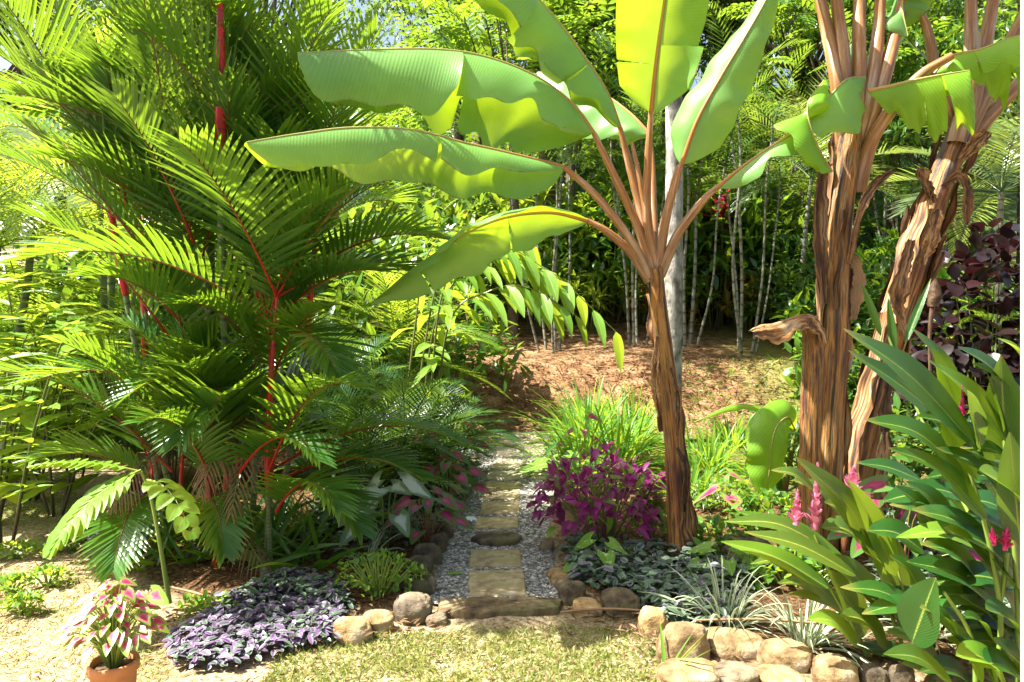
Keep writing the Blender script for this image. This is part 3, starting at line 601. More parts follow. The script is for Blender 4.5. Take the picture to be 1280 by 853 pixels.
dirtl = lawnpts(3000, gpoly((-100, 853), (0, 690), (120, 690), (230, 760), (230, 853)), -.2)
scat_blades('dry_twigs', M['straw'], dirtl, .03, .12, .002, .004, -.05, .15, .1, 2, 1, STRAP, 'dry bits of grass on the sandy left lawn', 'dry grass', .005)

# ---------------------------------------------------------------- banana plants
CAMP = np.array([0, 0, CAMH])
def PX(*pts): return np.array([P(*p) for p in pts])
def banana_leaf(root, org, pet, mid, wn, wf, an, af, N0=None, tears=((), ()), mat='banana', n=72, ripple=0.05, pr=(.028, .017), petmat='petiole', seed=0, tip=6):
    """leaf blade hung on a midrib: near and far half each with their own width and hang angle (degrees below the side direction)"""
    r = np.random.default_rng(seed); sp = spl(mid, n); t = np.linspace(0, 1, n); T = nrm(np.gradient(sp, axis=0))
    Nref = np.broadcast_to(UP if N0 is None else nrm(np.asarray(N0, float)), T.shape)
    S = nrm(np.cross(T, Nref)); Nn = nrm(np.cross(S, T)); sgn = np.sign(np.sum(S[n // 2] * (CAMP - sp[n // 2]))) or 1
    prof = np.clip(np.sqrt(np.clip(t / 0.10, 0, 1)), 0.12, 1) * np.maximum(0.03, 1 - t ** tip) ** 0.6
    mb = MB(); nv = 10; var = r.random() * 0.6
    for half, (ws, an_, s, cuts) in enumerate(((wn, an, sgn, tears[0]), (wf, af, -sgn, tears[1]))):
        w = sp1(ws, n) * prof; ang = np.radians(sp1(an_, n)); ed = [0] + [int(c * n) for c in cuts] + [n - 1]
        for k in range(len(ed) - 1):
            i0, i1 = ed[k], ed[k + 1]
            if i1 - i0 < 2: continue
            sl = slice(i0, i1 + 1); m = i1 - i0 + 1; vv = np.linspace(0, 1, nv + 1)[None, :]
            a = (ang[sl] + r.uniform(-.22, .22) * (len(cuts) > 0))[:, None] + (0.55 * vv - 0.2)          # the blade curls down towards its edge
            gap = np.ones((m, 1))
            if k > 0: gap[0] = 0.97
            x = np.linspace(0, 1, m)[:, None]
            rip = ripple * (np.sin(t[sl][:, None] * 23 + seed + half * 2) + 0.7 * np.sin(t[sl][:, None] * 41 + seed * 2 + half)) * vv ** 1.6 * w[sl][:, None] * 2.2
            pos = sp[sl][:, None] + (s * S[sl])[:, None] * (w[sl][:, None] * gap * vv * np.cos(a))[..., None] + Nn[sl][:, None] * (-w[sl][:, None] * gap * vv * np.sin(a) + rip)[..., None]
            pos = pos + T[sl][:, None] * (0.10 * w[sl][:, None] * vv ** 1.5)[..., None]
            if k > 0: pos[0] = pos[0] + T[i0] * (0.012 * np.linspace(0, 1, nv + 1) ** 1.2)[:, None]
            att = np.stack(np.broadcast_arrays(t[sl][:, None], vv, var), -1)
            mb.add(pos, gridfaces(1, m - 1, nv), att)
    lf = mb.build('leaf', M[mat], root, org)
    mb = MB(); tube(mb, sp, np.linspace(pr[1] * 0.85, 0.003, n), 8); mb.build('midrib', M['midrib'], lf, org)
    if pet is not None:
        pp = np.vstack([pet, sp[:1]]); mb = MB(); tube(mb, pp, [pr[0] * 1.25, pr[0], pr[1]], 10, 26, rough=0.02); q = mb.build('petiole', M[petmat], lf, org)
    return lf
def banana_trunk(root, org, pts, rad, nshe, seed, ytop=1.0):
    mb = MB(); p = spl(pts, 60); r = sp1(rad, 60); tube(mb, p, r, 40, ridge=0.14, nr=4, twist=0.8, rough=0.025)
    tr = mb.build('trunk', M['btrunk'], root, org); g = np.random.default_rng(seed)
    for k in range(nshe):      # dry leaf sheaths peeling off the trunk
        t0 = g.uniform(0, .6); t1 = min(ytop, t0 + g.uniform(.2, .5)); i = np.linspace(t0, t1, 26); th0 = g.uniform(0, 6.28); hw = g.uniform(.2, .8)
        c = np.stack([np.interp(i, np.linspace(0, 1, 60), p[:, q]) for q in range(3)], 1); rr = np.interp(i, np.linspace(0, 1, 60), r)
        th = th0 + np.linspace(-1, 1, 9)[None] * hw * (1 - 0.75 * np.linspace(0, 1, 26)[:, None] ** 2) + 0.12 * np.sin(i * 25 + k)[:, None] + 0.06 * np.sin(i * 71 + 2 * k)[:, None]
        out = rr[:, None] * (1.06 + 0.05 * k / nshe) + g.uniform(.008, .03) * np.abs(np.linspace(-1, 1, 9))[None] ** 2 * (1 + .8 * np.sin(i * 40 + k))[:, None] + g.uniform(.01, .07) * np.linspace(0, 1, 26)[:, None] ** 4
        pos = c[:, None] + np.stack([np.cos(th), np.sin(th), 0 * th], -1) * out[..., None]
        pos[..., 2] += 0.01 * np.sin(th * 9 + k)
        m = MB(); a = np.stack(np.broadcast_arrays(np.linspace(0, 1, 26)[:, None], np.linspace(-1, 1, 9)[None], g.random()), -1)
        m.add(pos, gridfaces(1, 25, 8), a); m.build('dry_sheath', M['sheath'], root, org)
    return tr
def hang_strip(root, org, pts, w, seed, mat='deadleaf', name='dead_leaf', N=(0, -1, .3), fold=.5, wave=.35, tone=None):
    m = MB(); n = 48; q = np.linspace(0, 1, n); sp = spl(pts, n)[None]; prof = np.clip(0.5 + q, 0, 1) * (1 - q ** 5 * 0.6) * (1 + .10 * np.sin(q * 23 + seed) + .09 * np.sin(q * 57 + 2 * seed) + rng.normal(size=n) * .04)
    surf(m, sp, np.array([N]), w * prof[None], fold, 12, var=tone, wave=wave, wfreq=4)
    v = m.v[0].reshape(n, 13, 3); v += (R(-1, 1, (n, 13, 1)) * .004 + (np.sin(np.arange(13) * 1.9)[None, :, None] * .007)) * np.array([.4, -1, .5]); return m.build(name, M[mat], root, org)

org = np.array([*G(853, 702)[:2], 0.]); Yb = org[1]
ban = thing('banana_plant', 'young banana plant with broad pale leaves, one slim trunk beside the path', 'banana plant', org)
banana_trunk(ban, org, PX((856, 712, Yb), (850, 640, Yb), (843, 560, Yb), (834, 470, Yb), (824, 390, Yb), (819, 335, Yb - .05)), [.108, .082, .067, .06, .056, .047], 4, 3)
B4 = 4.75
banana_leaf(ban, org, PX((817, 345, B4), (800, 290, B4 - .05), (768, 220, B4 - .15)), PX((742, 166, 4.55), (715, 130, 4.5), (670, 96, 4.45), (610, 72, 4.38), (550, 62, 4.3), (470, 62, 4.22), (372, 66, 4.1)),
            [.24, .24, .26, .30, .36, .36, .33], [.36, .46, .50, .50, .42, .34, .28], [45, 34, 32, 40, 66, 74, 74], [48, 46, 46, 50, 55, 58, 60], tears=((.59,), (.55,)), seed=1, tip=22)
banana_leaf(ban, org, PX((815, 350, B4), (788, 300, 4.65), (745, 245, 4.5)), PX((705, 209, 4.40), (640, 193, 4.22), (580, 179, 4.04), (515, 163, 3.86), (440, 160, 3.67), (370, 168, 3.50), (308, 178, 3.36)),
            [.10, .15, .22, .15, .2, .22, .2], [.24, .26, .28, .30, .32, .34, .30], [30, 34, 46, 34, 44, 50, 55], [62, 60, 50, 40, 18, 6, 0], tears=((.43,), ()), seed=2, ripple=.035)  # far half widened and laid flat to throw a larger lawn shadow
banana_leaf(ban, org, PX((812, 352, B4), (790, 318, 4.75), (762, 292, 4.7)), PX((735, 276, 4.68), (690, 266, 4.68), (640, 270, 4.7), (590, 288, 4.72), (540, 320, 4.75), (500, 350, 4.8), (463, 380, 4.85)),
            [.1, .14, .2, .22, .2, .16, .08], [.1, .18, .25, .28, .26, .2, .1], [-25, -15, -10, -5, 0, 0, 0], [40, 48, 50, 50, 45, 40, 40], tears=((.62,), (.35, .74)), seed=3, mat='banana', ripple=.03)
banana_leaf(ban, org, PX((816, 340, B4), (800, 260, 4.8), (785, 200, 4.8)), PX((775, 160, 4.78), (758, 115, 4.7), (728, 68, 4.6), (690, 18, 4.48), (640, -35, 4.3), (590, -75, 4.15), (540, -100, 4.0)),
            [.14, .24, .3, .33, .33, .3, .2], [.14, .24, .3, .34, .34, .3, .2], [40, 52, 58, 60, 62, 62, 60], [75, 74, 72, 70, 70, 66, 60], tears=((.3, .56), (.4,)), seed=4)
banana_leaf(ban, org, PX((818, 340, B4), (816, 260, 4.95), (814, 200, 5.1)), PX((812, 168, 5.15), (785, 140, 5.25), (745, 112, 5.4), (705, 95, 5.5), (672, 90, 5.6)),
            [.14, .3, .34, .3, .18], [.14, .3, .34, .3, .18], [35, 46, 50, 55, 60], [30, 35, 40, 40, 40], seed=5)
banana_leaf(ban, org, PX((819, 335, B4), (809, 270, 4.66), (810, 200, 4.6)), PX((814, 140, 4.55), (820, 80, 4.42), (828, 20, 4.26), (842, -70, 3.98), (860, -150, 3.7), (880, -200, 3.5)),
            [.2, .27, .30, .32, .3, .2], [.2, .27, .29, .3, .3, .2], [6, 8, 5, 5, 8, 10], [12, 10, 8, 8, 8, 10], tears=((.2,), (.28,)), N0=(.05, 1, -.25), seed=6, ripple=.025)
banana_leaf(ban, org, PX((822, 340, B4), (832, 275, 4.68), (846, 220, 4.6)), PX((852, 205, 4.58), (872, 150, 4.52), (902, 95, 4.48), (932, 45, 4.44), (960, -5, 4.4), (978, -50, 4.36)),
            [.17, .22, .21, .17, .12, .05], [.15, .2, .2, .15, .1, .05], [8, 12, 14, 16, 20, 20], [5, 8, 12, 14, 15, 15], N0=(-.25, -1, .55), seed=7, ripple=.05, tip=3)
banana_leaf(ban, org, PX((825, 345, B4), (848, 292, 4.68), (880, 250, 4.62)), PX((897, 234, 4.6), (931, 207, 4.56), (965, 183, 4.52), (996, 162, 4.5), (1030, 128, 4.5), (1058, 100, 4.52), (1082, 96, 4.55)),
            [.10, .13, .12, .16, .26, .26, .14], [.08, .10, .12, .16, .2, .2, .12], [55, 20, 20, 60, 70, 75, 75], [-30, -28, -20, 0, 20, 30, 30], seed=8, ripple=.06, tears=((.52,), (.6,)))
mb = MB(); tube(mb, PX((818, 345, B4), (808, 270, 4.72), (798, 215, 4.7), (790, 178, 4.72)), [.03, .022, .016, .010], 8, 20); mb.build('petiole', M['petiole'], ban, org)
for pts, w in ((((822, 420, 4.62), (818, 470, 4.62), (824, 520, 4.64)), .03), (((846, 560, 4.66), (858, 585, 4.64), (854, 640, 4.66)), .025), (((838, 460, 4.64), (848, 500, 4.62), (846, 545, 4.64)), .02)):
    hang_strip(ban, org, PX(*pts), w, 1, 'sheath', 'dry_sheath')

# the two tall banana plants on the right
orgA = np.array([*G(1018, 706)[:2], 0.]); Ya = orgA[1]
bA = thing('banana_plant', 'tall banana plant with a folded dead leaf at its side, right of the young one', 'banana plant', orgA)
banana_trunk(bA, orgA, PX((1022, 712, Ya), (1030, 620, Ya), (1038, 500, Ya), (1043, 400, Ya), (1047, 300, Ya), (1057, 215, Ya), (1064, 160, Ya)), [.115, .10, .085, .084, .083, .077, .07], 6, 5)
mb = MB(); tube(mb, PX((1012, 706, 4.55), (1012, 620, 4.55), (1014, 520, 4.52), (1016, 440, 4.5), (1012, 396, 4.5)), [.075, .07, .062, .058, .05], 24, 40, ridge=.2, nr=3, twist=.5, rough=.03); mb.build('dry_sheath', M['btrunk'], bA, orgA)
hang_strip(bA, orgA, PX((1036, 430, 4.42), (1026, 402, 4.4), (1008, 392, 4.38), (975, 402, 4.34), (940, 413, 4.3)), .125, 2, 'sheath', N=(0.1, -.6, 1), fold=-.75, wave=.3, tone=.93)
hang_strip(bA, orgA, PX((1035, 205, 4.6), (1026, 225, 4.55), (1024, 300, 4.6), (1030, 380, 4.62)), .05, 3, 'sheath', 'dry_sheath')
hang_strip(bA, orgA, PX((1060, 330, 4.62), (1072, 270, 4.6), (1090, 235, 4.6), (1115, 215, 4.62)), .05, 4, 'sheath', 'dry_sheath', fold=.9)
hang_strip(bA, orgA, PX((1066, 320, 4.7), (1072, 350, 4.7), (1066, 400, 4.7)), .05, 4, 'deadleaf', 'dead_leaf')
top = 4.78
petsA = [((1058, 210), (1048, 110), (1032, 30), (1012, -60)), ((1060, 205), (1056, 100), (1048, 20), (1035, -80)), ((1066, 200), (1073, 110), (1074, 20), (1078, -80)),
         ((1068, 200), (1086, 120), (1098, 40), (1102, -50)), ((1070, 205), (1098, 120), (1120, 40), (1142, -60))]
ends = [((980, -130, 4.4), (900, -190, 4.1), (800, -200, 3.8)), ((1010, -160, 5.0), (960, -260, 5.4), (900, -330, 5.8)), ((1090, -170, 4.6), (1120, -280, 4.3), (1180, -340, 4.0)),
        ((1110, -120, 5.2), (1140, -220, 5.8), (1190, -260, 6.4)), ((1180, -130, 4.9), (1260, -210, 5.0), (1370, -230, 5.1))]
for k, (pe, en) in enumerate(zip(petsA, ends)):
    pp = PX(*[(a, b, top - .12 * (i % 2)) for i, (a, b) in enumerate(pe[:3])])
    md = np.vstack([PX((*pe[3], top)), PX(*en)])
    banana_leaf(bA, orgA, pp, md, [.16, .3, .3, .15], [.16, .3, .3, .15], [20, 30, 40, 50], [20, 30, 40, 50], seed=10 + k, pr=(.045, .03), mat='banana_dark', n=40)
mb = MB(); tube(mb, PX((1072, 240, 4.72), (1088, 180, 4.66), (1112, 140, 4.6), (1150, 95, 4.55), (1190, 70, 4.5)), [.05, .045, .04, .032, .025], 10, 30, rough=.03); mb.build('petiole', M['petiole'], bA, orgA)
banana_leaf(bA, orgA, None, PX((1085, 114, 4.5), (1112, 108, 4.47), (1140, 101, 4.45), (1175, 94, 4.42), (1212, 88, 4.4)), [.06, .2, .33, .36, .36], [.06, .12, .16, .16, .14], [60, 75, 84, 84, 84], [10, 10, 20, 20, 20], seed=21, mat='banana_lit', tears=((.55, .75), ()), tip=26, pr=(.016, .016), n=60)
banana_leaf(bA, orgA, None, PX((1040, 215, 4.45), (1028, 195, 4.42), (1015, 165, 4.4), (1010, 130, 4.42), (1030, 100, 4.5)), [.06, .13, .18, .18, .1], [.06, .1, .14, .14, .1], [50, 60, 60, 55, 50], [20] * 5, seed=22, mat='banana_lit', pr=(.012, .01), n=40)
banana_leaf(bA, orgA, None, PX((1075, 150, 4.9), (1082, 110, 4.9), (1080, 75, 4.95), (1072, 50, 5.0)), [.08, .18, .2, .12], [.08, .18, .2, .12], [20] * 4, [20] * 4, N0=(.2, -1, .2), seed=23, mat='banana_dark', pr=(.012, .01), n=40)

orgB = np.array([*G(1056, 690)[:2], 0.]); Yc = orgB[1]
bB = thing('banana_plant', 'leaning banana plant with shaggy brown trunk, farthest right of the banana plants', 'banana plant', orgB)
banana_trunk(bB, orgB, PX((1050, 692, Yc), (1064, 610, Yc), (1085, 520, Yc), (1113, 420, Yc), (1148, 310, Yc), (1175, 230, Yc), (1200, 165, Yc)), [.12, .11, .10, .10, .10, .088, .075], 11, 9)
petsB = [((1195, 180), (1212, 110), (1214, 40), (1212, -50)), ((1200, 175), (1222, 100), (1236, 30), (1252, -60)), ((1204, 172), (1245, 90), (1275, 30), (1320, -60)), ((1206, 180), (1240, 140), (1285, 95), (1350, 40))]
endsB = [((1190, -140, 4.8), (1150, -220, 4.5), (1080, -260, 4.2)), ((1300, -160, 5.4), (1340, -260, 5.9), (1380, -320, 6.4)), ((1400, -120, 5.2), (1500, -140, 5.2), (1600, -120, 5.2)), ((1420, 0, 5.0), (1500, 0, 4.8), (1580, 40, 4.6))]
for k, (pe, en) in enumerate(zip(petsB, endsB)):
    pp = PX(*[(a, b, Yc - .05 + .06 * k) for i, (a, b) in enumerate(pe[:3])]); md = np.vstack([PX((*pe[3], Yc)), PX(*en)])
    banana_leaf(bB, orgB, pp, md, [.16, .3, .3, .15], [.16, .3, .3, .15], [20, 30, 40, 50], [20, 30, 40, 50], seed=30 + k, pr=(.05, .03), mat='banana_dark', n=40)
banana_leaf(bB, orgB, PX((1200, 175, 5.1), (1172, 100, 4.9), (1160, 40, 4.85)), PX((1145, 5, 4.8), (1132, -20, 4.8), (1128, 10, 4.75), (1135, 45, 4.72)), [.1, .2, .2, .1], [.1, .2, .2, .1], [30] * 4, [40] * 4, seed=38, pr=(.035, .02), n=40)
banana_leaf(bB, orgB, None, PX((1168, 92, 4.6), (1190, 70, 4.55), (1225, 62, 4.5), (1262, 48, 4.45), (1300, 40, 4.4)), [.06, .16, .16, .2, .2], [.06, .14, .14, .14, .1], [50, 60, 70, 60, 60], [-10] * 5, seed=39, mat='banana_lit', pr=(.014, .012), tears=((.45,), ()), n=50)
banana_leaf(bB, orgB, None, PX((1200, 86, 4.62), (1232, 78, 4.6), (1270, 76, 4.6), (1310, 84, 4.6)), [.06, .2, .3, .2], [.06, .12, .12, .1], [50, 75, 80, 80], [0] * 4, seed=40, mat='banana_lit', pr=(.014, .012), tears=((.4, .6, .75), ()), n=50)
for pts, w in ((((1178, 235, Yc - .15), (1196, 222, Yc - .2), (1207, 238, Yc - .2), (1208, 280, Yc - .2)), .045), (((1150, 330, Yc - .16), (1162, 300, Yc - .2), (1172, 262, Yc - .2)), .06), (((1128, 420, Yc - .18), (1120, 370, Yc - .2), (1138, 300, Yc - .2)), .07),
               (((1110, 560, Yc - .1), (1104, 520, Yc - .16), (1115, 450, Yc - .18)), .05), (((1090, 690, Yc - .12), (1098, 610, Yc - .17), (1105, 540, Yc - .16)), .06), (((1200, 200, Yc - .1), (1220, 178, Yc - .14), (1235, 165, Yc - .14)), .06), (((1165, 255, Yc - .1), (1152, 222, Yc - .14), (1150, 210, Yc - .14)), .06)):
    hang_strip(bB, orgB, PX(*pts), w, 1, 'sheath', 'dry_sheath', fold=.6)
mb = MB(); tube(mb, PX((1163, 470, 5.6), (1162, 420, 5.6), (1166, 380, 5.6)), [.012, .014, .02], 8, 12); tube(mb, PX((1166, 384, 5.6), (1168, 368, 5.6), (1166, 345, 5.6)), [.035, .05, .02], 12, 12, rough=.12); mb.build('dead_leaf', M['sheath'], bB, orgB)

b = G(975, 640); b[2] = 0
suck = thing('banana_sucker', 'small banana sucker with one wide bright leaf left of the tall trunks', 'banana sucker', b)
mb = MB(); tube(mb, np.vstack([b, P(985, 590, b[1]), P(994, 540, b[1] - .05)]), [.03, .025, .015], 10, 16); mb.build('stalk', M['stalk_red'], suck, b)
banana_leaf(suck, b, None, PX((994, 538, b[1] - .1), (984, 522, b[1] - .25), (968, 540, b[1] - .4), (962, 585, b[1] - .42), (956, 624, b[1] - .4)), [.1, .16, .19, .18, .12], [.1, .16, .17, .16, .1], [2] * 5, [2] * 5, N0=(.1, -1, .25), seed=50, mat='banana_lit', pr=(.01, .008), n=50, tip=8)
banana_leaf(suck, b, None, PX((994, 538, b[1] - .1), (968, 515, b[1] - .2), (920, 506, b[1] - .3), (868, 528, b[1] - .4)), [.03, .05, .05, .02], [.03, .05, .05, .02], [40] * 4, [10] * 4, seed=51, mat='banana_lit', pr=(.008, .006), n=40)

# ---------------------------------------------------------------- the red stemmed palm clump
o = np.array([-1.87, 5.0, 0.])
palm = thing('red_stemmed_palm', 'huge clump of feathery palm with bright red stems left of the path', 'palm', o)
def frond_obj(root, org, base, d, L, droop, mat, rmat, **k):
    a, b = MB(), MB(); frond(a, b, base, d, L, droop, **k); f = a.build('frond', M[mat], root, org); b.build('rachis', M[rmat], f, org); return f
def frond_to(root, org, base, tip, droop, mat='palm', rmat='rachis_red', **k):
    v = np.asarray(tip) - base; L = np.linalg.norm(v) * (1.03 + 0.05 * droop); return frond_obj(root, org, base, v / np.linalg.norm(v) + UP * droop * 0.42, L, droop, mat, rmat, **k)
def ring_stem(root, org, a, b, r, zred, seed):
    """grey green ringed cane below, glossy red crownshaft above"""
    mid = (a + b) / 2 + np.array([.03, .02, 0]) * (1 if seed % 2 else -1); p = spl([a, mid, b], 24); c = int(24 * zred)
    if c > 1:
        m = MB(); tube(m, p[:c + 1], r * .85, 10); s = m.build('stem', M['cane_green'], root, org)
    m = MB(); rr = np.interp(np.linspace(0, 1, 24 - c), [0, .1, .5, 1], [r * .9, r * 1.15, r, r * .55]); tube(m, p[c:], rr, 12); m.build('crownshaft', M['red'], root, org)
STEMS = [(296, 694, 275, -15, 4.9, .030, .74, 5), (262, 690, 247, -70, 5.3, .042, .84, 5), (338, 690, 346, 372, 4.55, .019, .32, 6), (330, 694, 336, 400, 4.6, .015, .30, 4), (205, 668, 178, 300, 5.3, .024, .6, 7),
         (262, 704, 243, 500, 4.8, .020, .35, 6), (292, 706, 287, 545, 4.75, .018, .3, 5), (345, 688, 395, 290, 5.4, .026, .62, 7), (225, 660, 130, 215, 5.5, .026, .66, 7), (315, 680, 320, 235, 5.35, .026, .62, 7), 
         (240, 700, 228, 560, 4.9, .017, .0, 4), (268, 712, 258, 600, 4.6, .013, .0, 3), (206, 690, 190, 585, 5.0, .014, .0, 3), (280, 698, 300, 470, 5.0, .02, .2, 0), ]
az0 = 0.0
for i, (bx, by, tx, ty, Y, r, zr, nf) in enumerate(STEMS):
    a = G(bx, by); a = a * np.array([Y / a[1], 1, 1]); a[1] = Y; a[2] = 0; t = P(tx, ty, Y - (.55 if ty < 0 else 0))
    ring_stem(palm, o, a, t, r, zr, i)
    tall = t[2]
    for k in range(nf):
        az0 += 2.399; pit = 1.36 - 0.88 * (k + 0.5) / nf + R(-.1, .1); L = R(1.15, 1.6) if tall > 1.2 else R(.65, 1.05)
        d = np.array([math.cos(az0) * math.cos(pit), math.sin(az0) * math.cos(pit) * .8, math.sin(pit)])
        if tall > 1.2 and d[0] > 0.3: L *= 0.82
        if tall > 3: d[0] = -abs(d[0]) * .8 + .15; d[2] = abs(d[2]) * .55
        frond_obj(palm, o, t, d, L, R(.5, .95), 'palm', 'rachis_red', n=int(16 + 9 * min(L, 1.5)), ll=.32 + .19 * min(L, 1.5) * R(.85, 1.1), lw=.0175 + .004 * R(0, 1), lift=R(.3, .55), ldroop=R(.05, .3), var=R(0, 1), jit=.03)
YF = 4.6
HAND = [((332, 600, 4.45), (425, 450, 4.0), 1.0, .32, .3), ((300, 590, 4.4), (392, 545, 3.95), 1.2, .3, .15), ((345, 640, 4.4), (420, 600, 4.0), 1.4, .3, .5), ((270, 620, 4.5), (200, 500, 4.05), 1.0, .3, .6),
        ((352, 345, 5.0), (395, 10, 4.7), .35, .5, .1), ((236, 180, 5.0), (160, -30, 4.6), .4, .5, .3), ((165, 240, 5.0), (10, 70, 4.6), .5, .5, .6), ((158, 260, 4.9), (132, 78, 4.5), .4, .42, .7),
        ((385, 340, 5.0), (548, 292, 4.8), .8, .42, .1), ((318, 535, 4.8), (172, 452, 4.25), 1.3, .36, .75), ((338, 480, 4.75), (402, 372, 4.3), .8, .25, .95), ((215, 590, 4.9), (-5, 440, 4.5), .9, .42, .6),
        ((200, 610, 4.9), (60, 560, 4.5), .9, .38, .7), ((352, 580, 4.9), (565, 540, 4.7), .9, .36, .2), ((350, 600, 4.8), (520, 590, 4.5), .9, .33, .1), ((250, 650, 4.65), (285, 645, 4.15), 2.2, .26, .9),
        ((330, 455, 4.8), (240, 365, 4.3), .9, .33, .85), ((290, 330, 4.8), (285, 120, 4.4), .5, .42, .7), ((285, 210, 5.0), (262, 20, 4.7), .4, .4, .8), ((210, 420, 4.9), (60, 265, 4.5), .7, .45, .5),
        ((240, 420, 4.8), (120, 330, 4.3), .9, .42, .6), ((350, 330, 4.8), (345, 180, 4.4), .5, .48, .2), ((345, 400, 4.8), (470, 330, 4.5), .8, .4, .1), ((180, 620, 4.8), (148, 720, 4.3), 1.6, .3, .8),
        ((355, 620, 4.7), (450, 660, 4.3), 1.5, .3, .3), ((232, 300, 4.9), (75, 190, 4.4), .7, .45, .55), ((350, 420, 4.7), (420, 480, 4.2), 1.4, .36, .2), ((300, 480, 4.7), (235, 560, 4.2), 1.4, .34, .4)]
for k in range(26):      # the dense upright upper mass
    bx, by = R(215, 345), R(150, 420); a = R(-1.25, 1.25) if k % 3 else R(-.6, .6); ln = R(190, 270)
    if bx + ln * math.sin(a) > 420: a = -abs(a) * .5
    Yk = R(4.6, 5.2); HAND.append(((bx, by, Yk), (bx + ln * math.sin(a), by - ln * math.cos(a), Yk - R(.1, .5)), R(.3, .7), R(.40, .5), R(0, .9)))
for bs, tp, dr, ll, va in HAND:
    frond_to(palm, o, P(*bs), P(*tp), dr, n=26, ll=ll * 1.15, lw=.0195, jit=.025, lift=.35, ldroop=.22, var=va, rr=.010)
for bs, tp in (((258, 640, 4.7), (330, 735, 4.3)), ((300, 520, 4.7), (262, 620, 4.35)), ((205, 560, 4.8), (150, 640, 4.5)), ((330, 500, 4.8), (300, 640, 4.4))):
    frond_to(palm, o, P(*bs), P(*tp), 1.2, 'litter', 'stalk_dark', n=18, ll=.26, lw=.007, lift=-.1, ldroop=1.4, var=.9, rr=.007)
m = MB(); n = 260; a = np.column_stack([R(-2.6, -1.2, n), R(4.5, 5.6, n), np.zeros(n)])
blades(m, a, rand_dirs(n, .5, .95), rand_dirs(n), R(.25, .6, n), R(.012, .022, n), .5, .3, STRAP, 6, 2); m.build('sucker_leaves', M['palm'], palm, o)

# ---------------------------------------------------------------- ginger, caladiums, shrubs and groundcover
def leaf_between(root, org, base, tip, W, mat, bow=.12, N=None, fold=.28, prof=LANCE, wave=.06, nv=6, n=18, name='leaf', label=None):
    base, tip = np.asarray(base, float), np.asarray(tip, float); L = np.linalg.norm(tip - base)
    mid = (base + tip) / 2 + UP * bow * L; sp = spl([base, mid, tip], n)
    if N is None: N = nrm(CAMP - mid) * .75 + UP * .7
    m = MB(); surf(m, sp[None], np.array([N]), W * prof(np.linspace(0, 1, n))[None], fold, nv, wave=wave, wfreq=3); return m.build(name, M[mat], root, org)
def stalk(root, org, pts, r0, r1, mat='stalk', name='stem'):
    m = MB(); tube(m, pts, [r0, (r0 + r1) / 2, r1], 8, 20); return m.build(name, M[mat], root, org)
def flower_spike(root, org, base, tip, W, mat, n=46):
    base, tip = np.asarray(base), np.asarray(tip); t = np.sort(R(0, 1, n)) ** .9; ax = nrm(tip - base); p = base + (tip - base) * t[:, None]
    d = rand_dirs(n); d = nrm(d - ax * (d @ ax)[:, None]); D = nrm(d * (1 - .6 * t[:, None]) + ax * (.9 + t[:, None])); w = W * (1.05 - .75 * t)
    m = MB(); blades(m, p, D, nrm(ax - d * .8), w * 1.35, w * .42, -.1, .5, OVAL, 4, 2); tube(m, [base, tip], [W * .3, W * .12], 8, 8); return m.build('flower_spike', M[mat], root, org)

YG = 3.35
oG = np.array([*G(1120, 850)[:2], 0.]); gA = thing('ginger_plant', 'ginger with striped yellowish leaves and pink flower spikes in front of the right banana trunks', 'ginger plant', oG)
for pts in (((1112, 862), (1075, 800), (1037, 735)), ((1150, 860), (1118, 780), (1092, 690), (1060, 640)), ((1105, 865), (1070, 790), (1030, 700), (1018, 668)), ((1160, 860), (1136, 770), (1120, 700))):
    stalk(gA, oG, PX(*[(a, b, YG) for a, b in pts]), .011, .006)
GLA = [((1061, 706), (921, 639), 15, .05), ((1135, 742), (1062, 640), 21, .1), ((1100, 690), (994, 571), 19, .05), ((1020, 614), (964, 588), 9, .1), ((1081, 678), (1027, 660), 17, .1), ((1037, 736), (901, 677), 14, .06), ((1000, 712), (938, 705), 8, .1),
       ((1030, 745), (972, 729), 9, .1), ((1112, 768), (1022, 694), 20, .08), ((1083, 792), (1036, 714), 24, .02), ((1074, 808), (1009, 774), 14, .14), ((1072, 660), (1030, 628), 12, .1), ((1098, 715), (1080, 690), 14, .1), ((1125, 775), (1060, 735), 14, .1),
       ((1040, 690), (905, 652), 12, .1), ((1126, 760), (1085, 690), 12, .02), ((1050, 760), (985, 742), 9, .05), ((1095, 700), (1030, 600), 15, .1), ((1070, 720), (930, 665), 13, .06), ((1060, 770), (960, 700), 14, .08), ((1120, 720), (1060, 600), 16, .05), ((1110, 810), (1050, 770), 16, .14), ((1140, 800), (1090, 740), 18, .1), ((1060, 650), (990, 600), 11, .12)]
for k, (b, t, w, bow) in enumerate(GLA):
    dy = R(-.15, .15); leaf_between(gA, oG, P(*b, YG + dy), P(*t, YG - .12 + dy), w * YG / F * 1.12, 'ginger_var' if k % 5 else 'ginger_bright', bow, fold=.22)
for b, t, w in (((1018, 662), (1022, 583), 10), ((995, 656), (997, 616), 9), ((1063, 620), (1067, 586), 10)): flower_spike(gA, oG, P(*b, YG - .05), P(*t, YG - .05), w * YG / F * 1.5, 'flower_pink')

